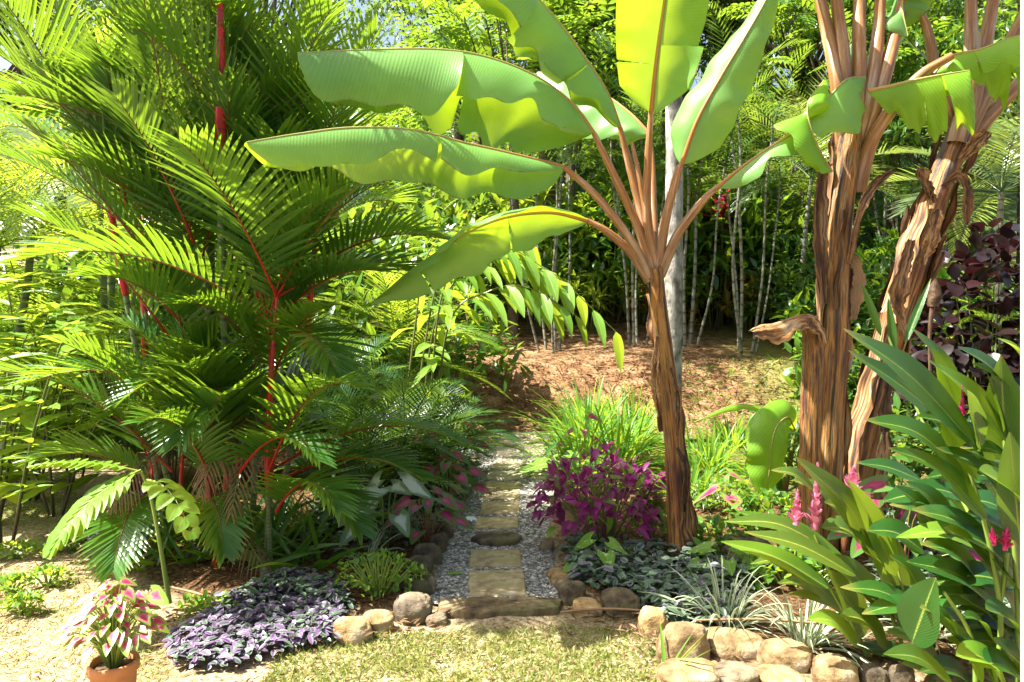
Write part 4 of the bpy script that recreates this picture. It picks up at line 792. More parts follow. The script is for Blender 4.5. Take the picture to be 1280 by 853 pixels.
YH = 3.0
oH = np.array([*G(1290, 852)[:2], 0.]); oH[1] = YH; gB = thing('ginger_plant', 'large dark green ginger with long upright leaves at the right edge by the cream post', 'ginger plant', oH)
for pts in (((1240, 880), (1250, 760), (1215, 600), (1160, 480)), ((1270, 880), (1272, 760), (1262, 620), (1250, 500)), ((1220, 880), (1215, 800), (1180, 740)), ((1290, 880), (1290, 740), (1285, 600)), ((1200, 545), (1205, 560), (1222, 640)), ((1258, 690), (1256, 720), (1250, 760))):
    stalk(gB, oH, PX(*[(a, b, YH + .05) for a, b in pts]), .012, .007)
GLB = [((1218, 556), (1054, 411), 22, .06), ((1212, 560), (1060, 438), 20, .04), ((1199, 510), (1140, 411), 15, .1), ((1278, 505), (1197, 434), 17, .08), ((1290, 470), (1247, 423), 12, .1), ((1215, 605), (1081, 525), 20, .12), ((1230, 570), (1145, 520), 16, .1),
       ((1257, 580), (1251, 444), 20, 0), ((1228, 560), (1209, 488), 18, 0), ((1140, 803), (1170, 722), 25, 0), ((1258, 762), (1133, 702), 22, .08), ((1253, 702), (1140, 637), 20, .1), ((1280, 708), (1184, 611), 20, .06), ((1290, 650), (1224, 588), 26, .08),
       ((1282, 805), (1233, 762), 22, .1), ((1192, 856), (1104, 818), 15, .1), ((1180, 836), (1107, 790), 16, .1), ((1250, 860), (1185, 800), 18, .1), ((1240, 800), (1205, 770), 12, .1), ((1286, 600), (1200, 560), 16, .12), ((1290, 560), (1225, 500), 17, .1),
       ((1290, 860), (1215, 830), 20, .1), ((1240, 690), (1120, 672), 15, .1), ((1285, 760), (1240, 700), 24, .02), ((1262, 640), (1190, 570), 16, .1), ((1225, 860), (1150, 840), 16, .12), ((1200, 800), (1150, 760), 14, .12), ((1275, 680), (1262, 540), 18, 0), ((1222, 600), (1120, 470), 15, .08), ((1275, 640), (1170, 560), 18, .1), ((1288, 740), (1180, 660), 22, .1), ((1270, 560), (1160, 450), 18, .06), ((1288, 520), (1215, 455), 16, .1), ((1285, 700), (1210, 640), 22, .1), ((1240, 740), (1150, 680), 18, .12), ((1285, 830), (1200, 745), 22, .1), ((1230, 850), (1165, 770), 20, .08), ((1290, 800), (1225, 700), 20, .05), ((1235, 650), (1110, 560), 17, .1), ((1288, 590), (1235, 470), 18, .02), ((1260, 860), (1195, 820), 20, .14), ((1180, 870), (1128, 830), 16, .12), ((1295, 880), (1240, 800), 22, .1), ((1250, 610), (1165, 500), 16, .08)]
for k, (b, t, w, bow) in enumerate(GLB):
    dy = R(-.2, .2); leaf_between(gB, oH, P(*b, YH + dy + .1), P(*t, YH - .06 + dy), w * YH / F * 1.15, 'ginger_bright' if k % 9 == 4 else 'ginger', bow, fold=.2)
for b, t in (((1101, 420), (1076, 352)), ((1131, 430), (1164, 348)), ((1118, 440), (1110, 372))): leaf_between(gB, oH, P(*b, 3.5), P(*t, 3.5), .022, 'ginger', 0, fold=.5)
stalk(gB, oH, PX((1110, 420, 3.5), (1150, 520, 3.4), (1210, 640, 3.2)), .006, .008)
flower_spike(gB, oH, P(1204, 520, 2.95), P(1203, 484, 2.95), .026, 'flower_mag', 18)
for b, t, w in (((1256, 688), (1260, 648), 9), ((1243, 682), (1240, 662), 7)): flower_spike(gB, oH, P(*b, 2.9), P(*t, 2.9), w * YH / F * 1.1, 'flower_mag')

for k in range(34):
    a = R(0, 6.28); bx, by = R(1140, 1300), R(600, 860); ln = R(70, 120); an = R(-.2, 1.0); Yk = YH + R(.1, .55)
    leaf_between(gB, oH, P(bx, by, Yk), P(bx - ln * math.cos(an), by - ln * math.sin(an), Yk - .08), R(.05, .08), 'ginger', R(.05, .14), fold=.2)
# cream post at the right edge of the view
m = MB(); x0, y0, x1, y1, h = 1.655, 2.2, 1.80, 2.35, 3.4
for xa, ya, xb, yb, ha, hb in ((x0, y0, x1, y1, -.05, h),):
    o8 = [(xa, ya), (xb, ya), (xb, yb), (xa, yb)]; c = .006; ring = [(xa + c, ya), (xb - c, ya), (xb, ya + c), (xb, yb - c), (xb - c, yb), (xa + c, yb), (xa, yb - c), (xa, ya + c)]; ring.append(ring[0])
    v = np.array([[(p[0] + (.012 if z > 1 else 0) * 0, p[1], z) for p in ring] for z in (ha, .6, 1.5, 2.5, hb)]); m.add(v, gridfaces(1, 4, 8)); cc = np.array([(p[0], p[1], hb) for p in ring] + [((xa + xb) / 2, (ya + yb) / 2, hb)] * 9).reshape(2, 9, 3); m.add(cc, gridfaces(1, 1, 8))
tag(m.build('painted_post', M['paint'], origin=(x0, y0, 0), smooth=False), 'cream painted square post at the right edge of the view', 'post')

# caladiums
def caladium(name, label, cat, loc, n, h, rad, L, mats, group=None, petm='stalk_red', squash=1., up=(.25, .9), root=None, zs=0., face=.5):
    loc = np.asarray(loc, float); own = root is None
    if own: root = thing(name, label, cat, loc, group)
    for k in range(n):
        az = k * 2.399 + R(-.3, .3); q = math.sqrt((k + .5) / n); e = np.array([math.cos(az) * rad * q, math.sin(az) * rad * q * squash, h * (1 - .55 * q * q) * R(.8, 1.1) + zs])
        m = MB(); tube(m, [np.array([e[0] * .12, e[1] * .12, zs]), np.array([e[0] * .5, e[1] * .5, zs + (e[2] - zs) * .75]), e], [.004, .003, .0022], 5, 8)
        D = np.array([math.cos(az), math.sin(az) * .8 - face * .5, R(-.6, -.1)]); N = np.array([math.cos(az) * .4, math.sin(az) * .3 - face, R(.6, 1.1)])
        l = L * R(.7, 1.15); mm = MB(); blades(mm, e[None], D, N, l, l * .42, .35, .12, HEART, 8, 6, heart=.28, wave=.05)
        lf = mm.build('leaf', M[mats[k % len(mats)]], root); m.build('petiole', M[petm], lf)
    return root
bp = G(142, 888); pot = thing('potted_caladium', 'pink and green caladium growing in a round terracotta pot, lower left', 'potted plant', bp)
m = MB(); H0, r = .205, .092
prof = [(.06, 0), (.075, .0), (.08, .02), (r * .93, H0 - .05), (r * .96, H0 - .045), (r * 1.04, H0 - .04), (r * 1.06, H0 - .01), (r * 1.03, H0), (r * .92, H0), (r * .9, H0 - .03)]
th = np.linspace(0, 2 * np.pi, 41); v = np.array([[(a * math.cos(t), a * math.sin(t), z) for t in th] for a, z in prof]); m.add(v, gridfaces(1, len(prof) - 1, 40)); m.build('pot', M['terracotta'], pot)
m = MB(); v = np.array([[(a * math.cos(t), a * math.sin(t), H0 - .03 + .012 * (1 - a / r)) for t in th] for a in (r * .905, r * .6, .003)]); m.add(v, gridfaces(1, 2, 40)); m.build('soil', M['soil'], pot)
caladium('', '', '', bp, 96, .33, .165, .062, ['cal_pink'], root=pot, zs=H0 - .03, petm='stalk', face=.6)
mm = MB()
for k in range(2):
    e = P((155, 190)[k], (738, 742)[k], 3.0) - bp; tube(mm, [(0, 0, .2), e], [.004, .003], 6, 8, mat=0); q = MB(); blades(q, e[None], ((-.5, .8)[k], -.3, -.2), (0, -.9, .5), .10, .045, .3, .1, HEART, 8, 6, heart=.28); q.build('leaf', M['cal_pink'], pot)
mm.build('petiole', M['stalk'], pot)
GC = 'caladiums left of the path'
caladium('caladium', 'dark pink caladium nearest the gravel, beside the dark edging stones', 'caladium', G(535, 682), 16, .40, .24, .17, ['cal_dark'], GC)
caladium('caladium', 'dark pink caladium behind, beside the shaded stretch of path', 'caladium', G(560, 640), 16, .46, .26, .17, ['cal_dark'], GC)
caladium('caladium', 'tall dark pink caladium standing in the middle of the left bed', 'caladium', G(525, 622), 15, .58, .30, .18, ['cal_dark'], GC)
caladium('caladium', 'pink caladium farthest back, near where the path meets the bank', 'caladium', G(560, 590), 18, .62, .45, .18, ['cal_dark', 'cal_dark', 'cal_pink'], GC)
caladium('caladium', 'low dark pink caladium under the red stemmed palm fronds', 'caladium', G(440, 650), 11, .34, .24, .16, ['cal_dark'], GC)
caladium('caladium', 'white leaved caladium among dark pink ones left of the path', 'caladium', G(482, 690), 8, .56, .2, .23, ['cal_white'], None, 'stalk', face=.9)
caladium('caladium', 'pale green caladium with large speckled leaves right of the path, by the purple shrub', 'caladium', G(752, 720), 5, .24, .16, .15, ['cal_green'], None, 'stalk', face=.8)
caladium('caladium', 'magenta hearted caladium right of the banana trunks, behind the striped ginger', 'caladium', G(1128, 735), 15, .62, .34, .2, ['cal_dark'], None, face=.8)
caladium('caladium', 'magenta hearted caladium beside the cream post side of the bed, half hidden by ginger', 'caladium', G(1185, 715), 12, .5, .36, .18, ['cal_dark'], None, face=.8)
caladium('caladium', 'green leaved caladium at the foot of the right banana trunk', 'caladium', G(905, 730), 8, .22, .22, .14, ['cal_green'], None, 'stalk', face=.7)
caladium('caladium', 'lone caladium with one folded pale pink leaf right of the young banana', 'caladium', G(905, 660), 4, .42, .1, .22, ['cal_pink'], None, face=.2)
caladium('caladium', 'pink caladium standing among the strap leaves behind the purple shrub', 'caladium', G(728, 600), 8, .62, .26, .16, ['cal_pink', 'cal_dark'], None, face=.5)
caladium('caladium', 'green caladium with broad leaves behind the purple shrub', 'caladium', G(705, 622), 9, .5, .24, .24, ['cal_green', 'ginger'], None, 'stalk', face=.5)

# groundcover patches: nobody could count the leaves
def patch(name, lab, poly, n, mats, L0=.035, L1=.065, h=.12, cat='groundcover'):
    p = scatter(poly, n); c = poly.mean(0); mb = MB()
    for k, mt in enumerate(mats):
        q = p[k::len(mats)]; m = len(q); z = H(q[:, 0], q[:, 1]) + .03 + h * R(0, 1, m) ** .7 * (0.75 + .25 * gn(q[:, 0], q[:, 1], 9, 3)); L = R(L0, L1, m)
        a = R(0, 6.28, m); D = np.stack([np.cos(a), np.sin(a), R(-.45, .35, m)], 1)
        blades(mb, np.column_stack([q, z]), D, nrm(UP + .5 * rand_dirs(m)), L, L * R(.24, .34, m), .35, .2, OVAL, 5, 4, mat=k)
    return tag(mb.build(name, [M[x] for x in mats]), lab, cat, kind='stuff')
patch('violet_groundcover', 'silver and violet leafy groundcover in front of the palm', gpoly((214, 838), (212, 806), (290, 765), (345, 752), (430, 772), (430, 800), (340, 828), (270, 842)), 1900, ['trad_pink', 'trad', 'trad', 'trad_pink', 'trad_green'], h=.07)
patch('silver_groundcover', 'silver green groundcover at the shaded edge of the palm bed', gpoly((270, 776), (330, 742), (370, 730), (420, 742), (440, 772), (345, 756)), 1300, ['trad_green', 'trad'])
patch('violet_groundcover', 'violet groundcover under the left side of the palm', gpoly((96, 692), (118, 650), (160, 628), (205, 640), (200, 672), (150, 690)), 1500, ['trad_pink', 'trad'])
patch('silver_groundcover', 'dark silver groundcover beneath the caladiums', gpoly((370, 690), (400, 620), (470, 590), (560, 570), (600, 545), (606, 580), (585, 625), (560, 665), (500, 700), (430, 700)), 5200, ['trad_green', 'trad_green', 'trad'], h=.18)
patch('silver_groundcover', 'silver green groundcover around the young banana trunk', gpoly((700, 700), (722, 742), (790, 760), (830, 790), (910, 800), (940, 730), (880, 690), (800, 700), (720, 680)), 2600, ['trad_green', 'trad_green', 'trad_green', 'trad'], .045, .085, .14)
patch('silver_groundcover', 'dark groundcover beneath the right ginger plants', gpoly((1090, 790), (1300, 810), (1300, 660), (1090, 660)), 2600, ['trad_green'], .05, .09, .2)

def leafy_shrub(name, label, cat, loc, n, rx, ry, h, L, ratio, mats, stems=12, stemmat='stalk_dark', group=None, z0=.1, prof=LANCE, nu=4, droop=.4, lo=.15):
    root = thing(name, label, cat, loc, group); m = MB(); mb = MB()
    for k in range(stems):
        az = k * 2.399; q = math.sqrt((k + .5) / stems); tip = np.array([math.cos(az) * rx * q * .85, math.sin(az) * ry * q * .85, h * (1 - .4 * q * q)]); tube(m, [(tip[0] * .15, tip[1] * .15, 0), (tip[0] * .6, tip[1] * .6, tip[2] * .6), tip], [.008, .006, .003], 5, 8)
    m.build('stem', M[stemmat], root)
    d = rand_dirs(n, -.25, 1); rr = R(.45, 1, n) ** .6 * (1 + .22 * wob(d, 1, 2.2, n)); p = d * rr[:, None] * np.array([rx, ry, h * .55]) + np.array([0, 0, h * .48]); p[:, 2] = np.maximum(p[:, 2], z0 * h)
    for k, mt in enumerate(mats):
        s = slice(k, None, len(mats)); q = p[s]; e = len(q); D = nrm(d[s] * .6 + rand_dirs(e) * .8 + UP * lo); LL = R(.6, 1.2, e) * L
        blades(mb, q, D, nrm(UP + .5 * rand_dirs(e)), LL, LL * ratio, droop, .2, prof, nu, 2, mat=k)
    mb.build('foliage', [M[x] for x in mats], root); return root
leafy_shrub('purple_shrub', 'magenta purple leafy shrub between the path and the young banana', 'shrub', G(752, 688), 500, .48, .38, .62, .115, .19, ['purple', 'purple', 'purple', 'purple', 'purple', 'purple', 'herb'], 24, droop=.6)
leafy_shrub('green_herb', 'low bright green herb by the left edging stones', 'herb', G(474, 748), 420, .27, .24, .26, .036, .30, ['herb', 'tree_bright'], 30, 'stalk', prof=OVAL)
leafy_shrub('green_herb', 'small bright green seedlings in the mulch at the front of the palm', 'herb', G(268, 770), 170, .2, .1, .09, .045, .3, ['herb'], 6, 'stalk', prof=OVAL)
leafy_shrub('green_herb', 'speckled green herb at the foot of the purple shrub', 'herb', G(812, 682), 420, .12, .12, .4, .06, .36, ['cal_green'], 8, 'stalk', prof=OVAL)
for k, (px, py, s, lab) in enumerate(((28, 770, .1, 'yellow green weed nearest the lower left corner'), (20, 700, .16, 'weed patch on the sandy lawn at the left edge'), (60, 735, .12, 'thin weed between the sandy lawn edge and the potted caladium'), (90, 690, .1, 'thin weed in front of the violet groundcover'), (15, 745, .1, 'low weed at the left edge above the corner weed'))):
    leafy_shrub('weed', lab, 'weed', G(px, py), 160, s, s * .7, .12, .04, .3, ['herb'], 6, 'stalk')

def tuft(name, label, cat, loc, n, L, W, mat, spread=.9, droop=1.1, group=None, rad=.05):
    root = thing(name, label, cat, loc, group); m = MB(); az = R(0, 6.28, n); el = R(1 - spread, 1.5, n); D = np.stack([np.cos(az) * np.cos(el), np.sin(az) * np.cos(el), np.sin(el)], 1)
    blades(m, np.stack([np.cos(az) * rad * R(0, 1, n), np.sin(az) * rad * R(0, 1, n), 0 * az], 1), D, nrm(UP * .6 - D * np.array([1, 1, 0]) + .3 * rand_dirs(n)), L * R(.6, 1.1, n), W * R(.7, 1.2, n), droop * R(.6, 1.3, n), .3, STRAP, 9, 2); m.build('leaves', M[mat], root); return root
GS = 'striped tufts in the front beds'
tuft('striped_tuft', 'thin striped tuft left of the path, behind the bright green herb', 'plant', G(458, 706), 34, .30, .007, 'spider', .9, 1.2, GS)
tuft('striped_tuft', 'wide striped tuft between the young banana and the cream boulders', 'plant', G(905, 792), 120, .42, .0075, 'spider', .95, 1.1, GS, .07)
tuft('striped_tuft', 'striped tuft behind the smooth tan boulder', 'plant', G(1005, 812), 90, .40, .0075, 'spider', .9, 1.0, GS, .06)
tuft('striped_tuft', 'striped tuft behind the ginger leaves at right', 'plant', G(1160, 800), 110, .42, .0075, 'spider', .95, 1.1, GS, .08)
tuft('striped_tuft', 'striped tuft under the dark ginger at the right edge', 'plant', G(1215, 780), 110, .42, .0075, 'spider', .95, 1.1, GS, .08)
tuft('striped_tuft', 'small striped tuft under the green leaves right of the young banana', 'plant', G(880, 640), 50, .35, .007, 'spider', .9, 1.2, GS)
GLY = 'strap leaved clumps behind the purple shrub'
for px, py, n, L, lab in ((724, 596, 80, .7, 'strap leaved clump closest to the flagstones'), (735, 572, 110, .95, 'tall strap leaved clump behind the pink caladium'), (772, 590, 120, .85, 'bright strap leaved clump left of the young banana trunk'), (728, 556, 70, .7, 'strap leaved clump at the far end of the path, by the bank'), (790, 560, 90, .8, 'strap leaved clump just behind the young banana trunk'), (742, 548, 70, .8, 'farthest strap leaved clump, against the bank'),
                          (885, 590, 80, .5, 'low strap leaved clump right of the young banana trunk'), (915, 560, 80, .5, 'low strap leaved clump farther back on the right lawn'), (960, 600, 60, .4, 'strap leaved clump beside the banana sucker'), (860, 625, 60, .45, 'strap leaved clump at the right foot of the young banana')):
    tuft('strap_leaved_plant', lab, 'plant', G(px, py), int(n * 1.6), L * 1.12, .014, 'lily', .7, .9, GLY, .2)
tuft('strap_leaved_plant', 'single upright strap leaf sprout at the egg shaped stone', 'plant', G(832, 845), 5, .3, .008, 'lily', .25, .2, None, .02)

# small white flower above the gravel, and fallen leaves on it
b = G(588, 668); t = thing('white_flower', 'small white flower leaning over the left gravel edge', 'flower', b); m = MB(); tube(m, [(-.12, .1, 0), (-.06, .03, .1), (0, 0, .13)], [.002, .002, .002], 5, 8); m.build('stem', M['stalk'], t)
m = MB(); a = np.linspace(0, 6.28, 6)[:-1]; blades(m, np.tile([0, 0, .13], (5, 1)), np.stack([np.cos(a), np.sin(a) - .4, -.2 + 0 * a], 1), np.array([0, -.5, 1.]), .06, .018, .5, .2, OVAL, 4, 2); m.build('petals', M['white_petal'], t)
m = MB(); b = G(560, 722); blades(m, (b + UP * .02)[None], (1, .25, .1), (0, -.2, 1), .10, .022, .1, .2, OVAL, 6, 4); tag(m.build('fallen_leaf', M['cal_green'], origin=b), 'green fallen leaf lying on the gravel left of the largest stepping stone', 'leaf')
m = MB(); b = G(637, 706); blades(m, (b + UP * .05)[None], (1, -.3, .1), (0, -.2, 1), .035, .012, .1, .2, OVAL, 6, 4); tag(m.build('fallen_leaf', M['cal_green'], origin=b), 'tiny yellow green fallen leaf on the second stepping stone', 'leaf')
m = MB(); b = G(24, 592); blades(m, (b + UP * .03)[None], (1, -.3, .15), (0, -.2, 1), .3, .07, .1, .3, OVAL, 6, 4, wave=.3); tag(m.build('fallen_leaf', M['maroon'], origin=b), 'dark curled fallen leaf on the sandy lawn at the left', 'leaf')
for a, b2, lab in (((1040, 812), (870, 806), 'long dry stalk lying on the cream boulders'), ((290, 772), (215, 745), 'dry stick lying in the mulch in front of the palm'), ((815, 776), (700, 777), 'dry stalk lying in front of the dark mossy boulder')):
    p, q = G(*a), G(*b2); z = .12 if 'boulders' in lab else .05; m = MB(); tube(m, [p + UP * z, (p + q) / 2 + UP * (z + .015), q + UP * z], [.006, .007, .005], 6, 12, rough=.1); tag(m.build('dry_stalk', M['deadleaf'], origin=p), lab, 'stick')

# split leaved plant beside the pot
b = G(212, 752); sp = thing('split_leaf_plant', 'bright split leaved plant on a thin stalk in front of the palm, above the pot', 'plant', b)
stalk(sp, b, PX((212, 754, 3.95), (200, 680, 3.9), (188, 620, 3.9), (176, 588, 3.85)), .014, .006)
for bs, tp, dr, ll, n in (((176, 588, 3.85), (80, 690, 3.5), 1.1, .16, 9), ((176, 590, 3.85), (50, 582, 3.7), .5, .09, 9), ((184, 600, 3.85), (232, 675, 3.6), 1.4, .13, 3), ((178, 590, 3.85), (110, 630, 3.7), .8, .12, 7)):
    frond_to(sp, b, P(*bs), P(*tp), dr, 'ginger_bright', 'rachis', n=n + 3, ll=ll * 1.1, lw=.040, lift=.08, ldroop=.7, ang=(1.15, .75), prof=LANCE, nu=6, bare=.2, rr=.006, jit=.03)

for px, py, sc, lab in ((215, 610, 1.0, 'dark leafy shrub behind the left stems of the red stemmed palm'), (300, 600, 1.1, 'dark leafy shrub right behind the middle red stems'), (385, 600, 1.0, 'dark leafy shrub behind the right side of the red stemmed palm')):
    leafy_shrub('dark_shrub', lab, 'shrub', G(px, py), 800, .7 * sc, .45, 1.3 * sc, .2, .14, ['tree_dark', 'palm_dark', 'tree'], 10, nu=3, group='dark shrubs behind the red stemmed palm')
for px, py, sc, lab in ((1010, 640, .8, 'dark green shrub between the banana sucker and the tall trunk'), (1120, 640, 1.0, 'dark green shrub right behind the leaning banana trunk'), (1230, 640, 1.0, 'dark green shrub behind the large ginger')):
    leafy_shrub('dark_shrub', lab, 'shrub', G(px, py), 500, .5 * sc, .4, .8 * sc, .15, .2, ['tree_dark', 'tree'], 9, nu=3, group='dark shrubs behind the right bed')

for px, py, n, h, lab in ((895, 700, 300, .24, 'leafy green herb at the right foot of the young banana, beside the stump'), (960, 668, 340, .3, 'leafy green herb below the banana sucker'), (905, 640, 260, .26, 'leafy green herb behind the lone folded caladium'), (985, 735, 260, .22, 'leafy herb between the stump and the striped ginger'), (745, 640, 240, .5, 'leafy green herb poking out behind the purple shrub')):
    leafy_shrub('green_herb', lab, 'herb', G(px, py), n, .28, .22, h, .075, .26, ['herb', 'tree_bright', 'tree'], 14, 'stalk')

# ---------------------------------------------------------------- planting behind: arching gingers, small palms, canes, trees
def gz(px, py, Y): p = P(px, py, Y); p[2] = H1(p[0], p[1]); return p
def arch_cane(root, org, pts, n, L, W, mat, hang=.6, smat='stalk_dark', r=.012):
    """one leafy cane: stem tube with two rows of leaves"""
    sp = spl(pts, 40); m = MB(); tube(m, sp, np.linspace(r, r * .35, 40), 7); s = m.build('cane', M[smat], root, org)
    T = nrm(np.gradient(sp, axis=0)); i = np.linspace(5, 39, n).astype(int); S = nrm(np.cross(T[i], UP) + 1e-6); m = MB(); sg = np.where(np.arange(n) % 2, 1, -1)[:, None]
    D = nrm(T[i] * .55 + S * sg * .9 - UP * hang * .5 + .15 * rand_dirs(n)); blades(m, sp[i], D, nrm(UP + .25 * rand_dirs(n)), L * R(.75, 1.1, n), W * R(.8, 1.1, n), hang, .25, LANCE, 7, 4, wave=.08); m.build('foliage', M[mat], root, org)
def ginger(label, loc, canes, n, L, W, mat, hang=.6, group=None, name='ginger_plant', smat='stalk_dark'):
    loc = np.asarray(loc, float); root = thing(name, label, 'ginger plant', loc, group)
    for c in canes: arch_cane(root, loc, c, n, L, W, mat, hang, smat)
    return root
b = gz(520, 500, 7.0)
ginger('shell ginger with arching canes of hanging bright leaves behind the palm', b,
       [np.vstack([b + (dx, 0, 0), PX(*[(x, y, Yq) for x, y in pts])]) for dx, Yq, pts in ((0, 7.0, ((545, 400), (600, 330), (680, 335), (770, 415))), (.1, 6.9, ((550, 380), (590, 318), (640, 312), (700, 350))), (-.1, 7.2, ((540, 380), (570, 310), (620, 290), (660, 300))), (.15, 6.8, ((560, 410), (610, 365), (660, 360), (720, 395))), (-.2, 7.3, ((520, 400), (530, 330), (560, 290), (610, 300))))], 17, .50, .062, 'ginger_bright', .9)
GG = 'sunlit gingers at the far left'
for px, Y, n, lab in ((-10, 5.6, 6, 'yellow green ginger at the left edge, nearest the lawn'), (40, 6.3, 6, 'yellow green ginger behind the one at the left edge'), (-70, 6.6, 6, 'tall sunlit ginger partly cut by the left edge'), (95, 7.0, 5, 'sunlit ginger glimpsed through the left palm fronds'), (5, 5.0, 5, 'lowest broad leaved ginger at the left edge of the sandy lawn'), (70, 5.9, 5, 'broad leaved ginger just left of the red stemmed palm'), (20, 8.2, 6, 'farthest ginger on the left, under the yellow palm')):
    b = gz(px, 560, Y); cs = []
    for k in range(n):
        a = k * 2.4; h = R(.9, 1.9); e = np.array([math.cos(a) * .5, math.sin(a) * .4, h]); cs.append(np.vstack([b + e * (.1, .1, 0), b + e * (.4, .4, .5), b + e * (.8, .8, .9), b + e]))
    ginger(lab, b, cs, 15, .44, .06, 'ginger_bright', .4, GG)
def feather_palm(name, label, loc, nstem, h, nf, L, ll, mat, stem_r=.03, spread=.5, cane='cane_pale', group=None, lean=.25, lw=.012, lift=.35, merge=True, cat='palm', n=22, nu=3, droop=(.5, 1.1), az0=0., pitch=(1.3, -.15)):
    root = thing(name, label, cat, loc, group); az = az0
    for k in range(nstem):
        a = k * 2.399; q = math.sqrt((k + .3) / nstem); hh = h * R(.7, 1.08); t = np.array([math.cos(a) * (spread * q * .45 + lean * q * hh * .45), math.sin(a) * (spread * q * .45 + lean * q * hh * .45), hh]); bb = np.array([math.cos(a) * spread * .4 * q, math.sin(a) * spread * .4 * q, -.05])
        if h > .4: m = MB(); sr = stem_r * R(.7, 1.2); tube(m, [bb, (bb * .65 + t * .35) + (R(-.05, .05) * h * .4, R(-.05, .05) * h * .4, 0), (bb * .3 + t * .7) + (R(-.05, .05) * h * .4, R(-.05, .05) * h * .4, hh * .03), t], [sr * 1.25, sr, sr * .9, sr * .8], 8, 20); m.build('stem', M[cane], root)
        mb = MB()
        for j in range(nf):
            az += 2.399; pit = pitch[0] + (pitch[1] - pitch[0]) * (j + .5) / nf; d = (math.cos(az) * math.cos(pit), math.sin(az) * math.cos(pit), math.sin(pit)); frond(mb, mb, t, d, L * R(.8, 1.1), R(*droop), n=n, ll=ll, lw=lw, lift=lift, nu=nu, rr=.009, ldroop=R(.2, .6))
        mb.build('crown', M[mat], root)
    return root
feather_palm('yellow_cane_palm', 'big yellow green feathery palm in full sun at the upper left', gz(-40, 560, 7.2), 6, 2.6, 8, 2.1, .5, 'palm_pale', .04, 1.0, 'cane_green', lw=.014, n=30, nu=4)
feather_palm('yellow_cane_palm', 'yellow green feathery palm behind the top of the red stemmed palm', gz(150, 520, 8.6), 4, 3.6, 7, 2.0, .5, 'palm_pale', .04, .8, 'cane_green', lw=.015, n=26, nu=4)
GD = 'small dark palms behind the caladiums'
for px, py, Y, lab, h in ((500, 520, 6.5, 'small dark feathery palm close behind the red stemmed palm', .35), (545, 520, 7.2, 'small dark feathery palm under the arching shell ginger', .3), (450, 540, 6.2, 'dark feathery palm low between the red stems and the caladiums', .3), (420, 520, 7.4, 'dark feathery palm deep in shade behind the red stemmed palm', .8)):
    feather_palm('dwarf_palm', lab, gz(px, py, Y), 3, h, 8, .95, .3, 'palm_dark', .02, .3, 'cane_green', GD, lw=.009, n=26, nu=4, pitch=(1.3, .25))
feather_palm('fern_like_palm', 'small bright frond plant beside the far pink caladiums', gz(520, 560, 6.3), 1, .3, 6, .75, .16, 'palm_far', .015, .1, 'cane_green', None, lw=.012, n=16, nu=4, pitch=(1.1, .1))
feather_palm('fern_like_palm', 'bright feathery seedling palm low under the right side of the red stemmed palm', gz(470, 590, 5.9), 1, .2, 7, .85, .2, 'palm_far', .015, .1, 'cane_green', None, lw=.012, n=18, nu=4, pitch=(1.1, .1))

# slender pale canes with feathery heads: one clump built, then copied
GCN = 'slender palm clumps on the bank'
CL = [(690, 455, 12.6, 1.0, 'pale stemmed palm clump above the far end of the path'), (795, 462, 12.8, 1.05, 'pale stemmed palm clump just left of the young banana trunk'), (855, 466, 12.8, 1.1, 'pale stemmed palm clump just right of the young banana trunk'),
      (930, 478, 12.4, 1.05, 'dark footed palm clump midway between the banana plants'),
      (1005, 440, 15.0, 1.1, 'palm clump behind the tall right banana trunk'), (1110, 440, 14.5, 1.1, 'palm clump seen between the two right banana trunks'), (1180, 440, 14.0, 1.0, 'palm clump behind the maroon shrub')]
protos = []
for k in range(3):
    protos.append(feather_palm('slender_palm', 'x', (0, 0, 0), 5, 3.9, 5, 1.35, .36, ('palm_far', 'palm_far', 'palm_dark')[k], .024, .6, 'cane_pale', GCN, lean=.4, lw=.014, n=18, nu=3, az0=k * 1.3))
for i, (px, py, Y, s, lab) in enumerate(CL):
    o = protos[i] if i < 3 else copy_tree(protos[i % 3]); place(o, gz(px, py, Y), i * 1.1, s); o['label'] = lab

# understorey: rosettes and broad shrubs, prototypes copied along the bank
def rosette_shrub(name, cat, mat, n, h, L, W, rx, nl=14, label='x', group=None):
    root = thing(name, label, cat, (0, 0, 0), group); m = MB(); mb = MB()
    for k in range(n):
        a = k * 2.399; q = math.sqrt((k + .3) / n); t = np.array([math.cos(a) * rx * q, math.sin(a) * rx * q, h * R(.5, 1.1)]); tube(m, [(t[0] * .3, t[1] * .3, 0), t * (.8, .8, .6), t], [.02, .016, .012], 5, 6)
        e = R(-.1, 1.4, nl); z = np.arange(nl) * 2.399; D = np.stack([np.cos(z) * np.cos(e), np.sin(z) * np.cos(e), np.sin(e)], 1); blades(mb, np.tile(t, (nl, 1)) - UP * R(0, .3, nl)[:, None], D, nrm(UP * .8 - D * (1, 1, 0) * .6), L * R(.7, 1.1, nl), W, .8, .25, LANCE, 5, 2)
    m.build('stem', M['stalk_dark'], root); mb.build('foliage', M[mat], root); return root
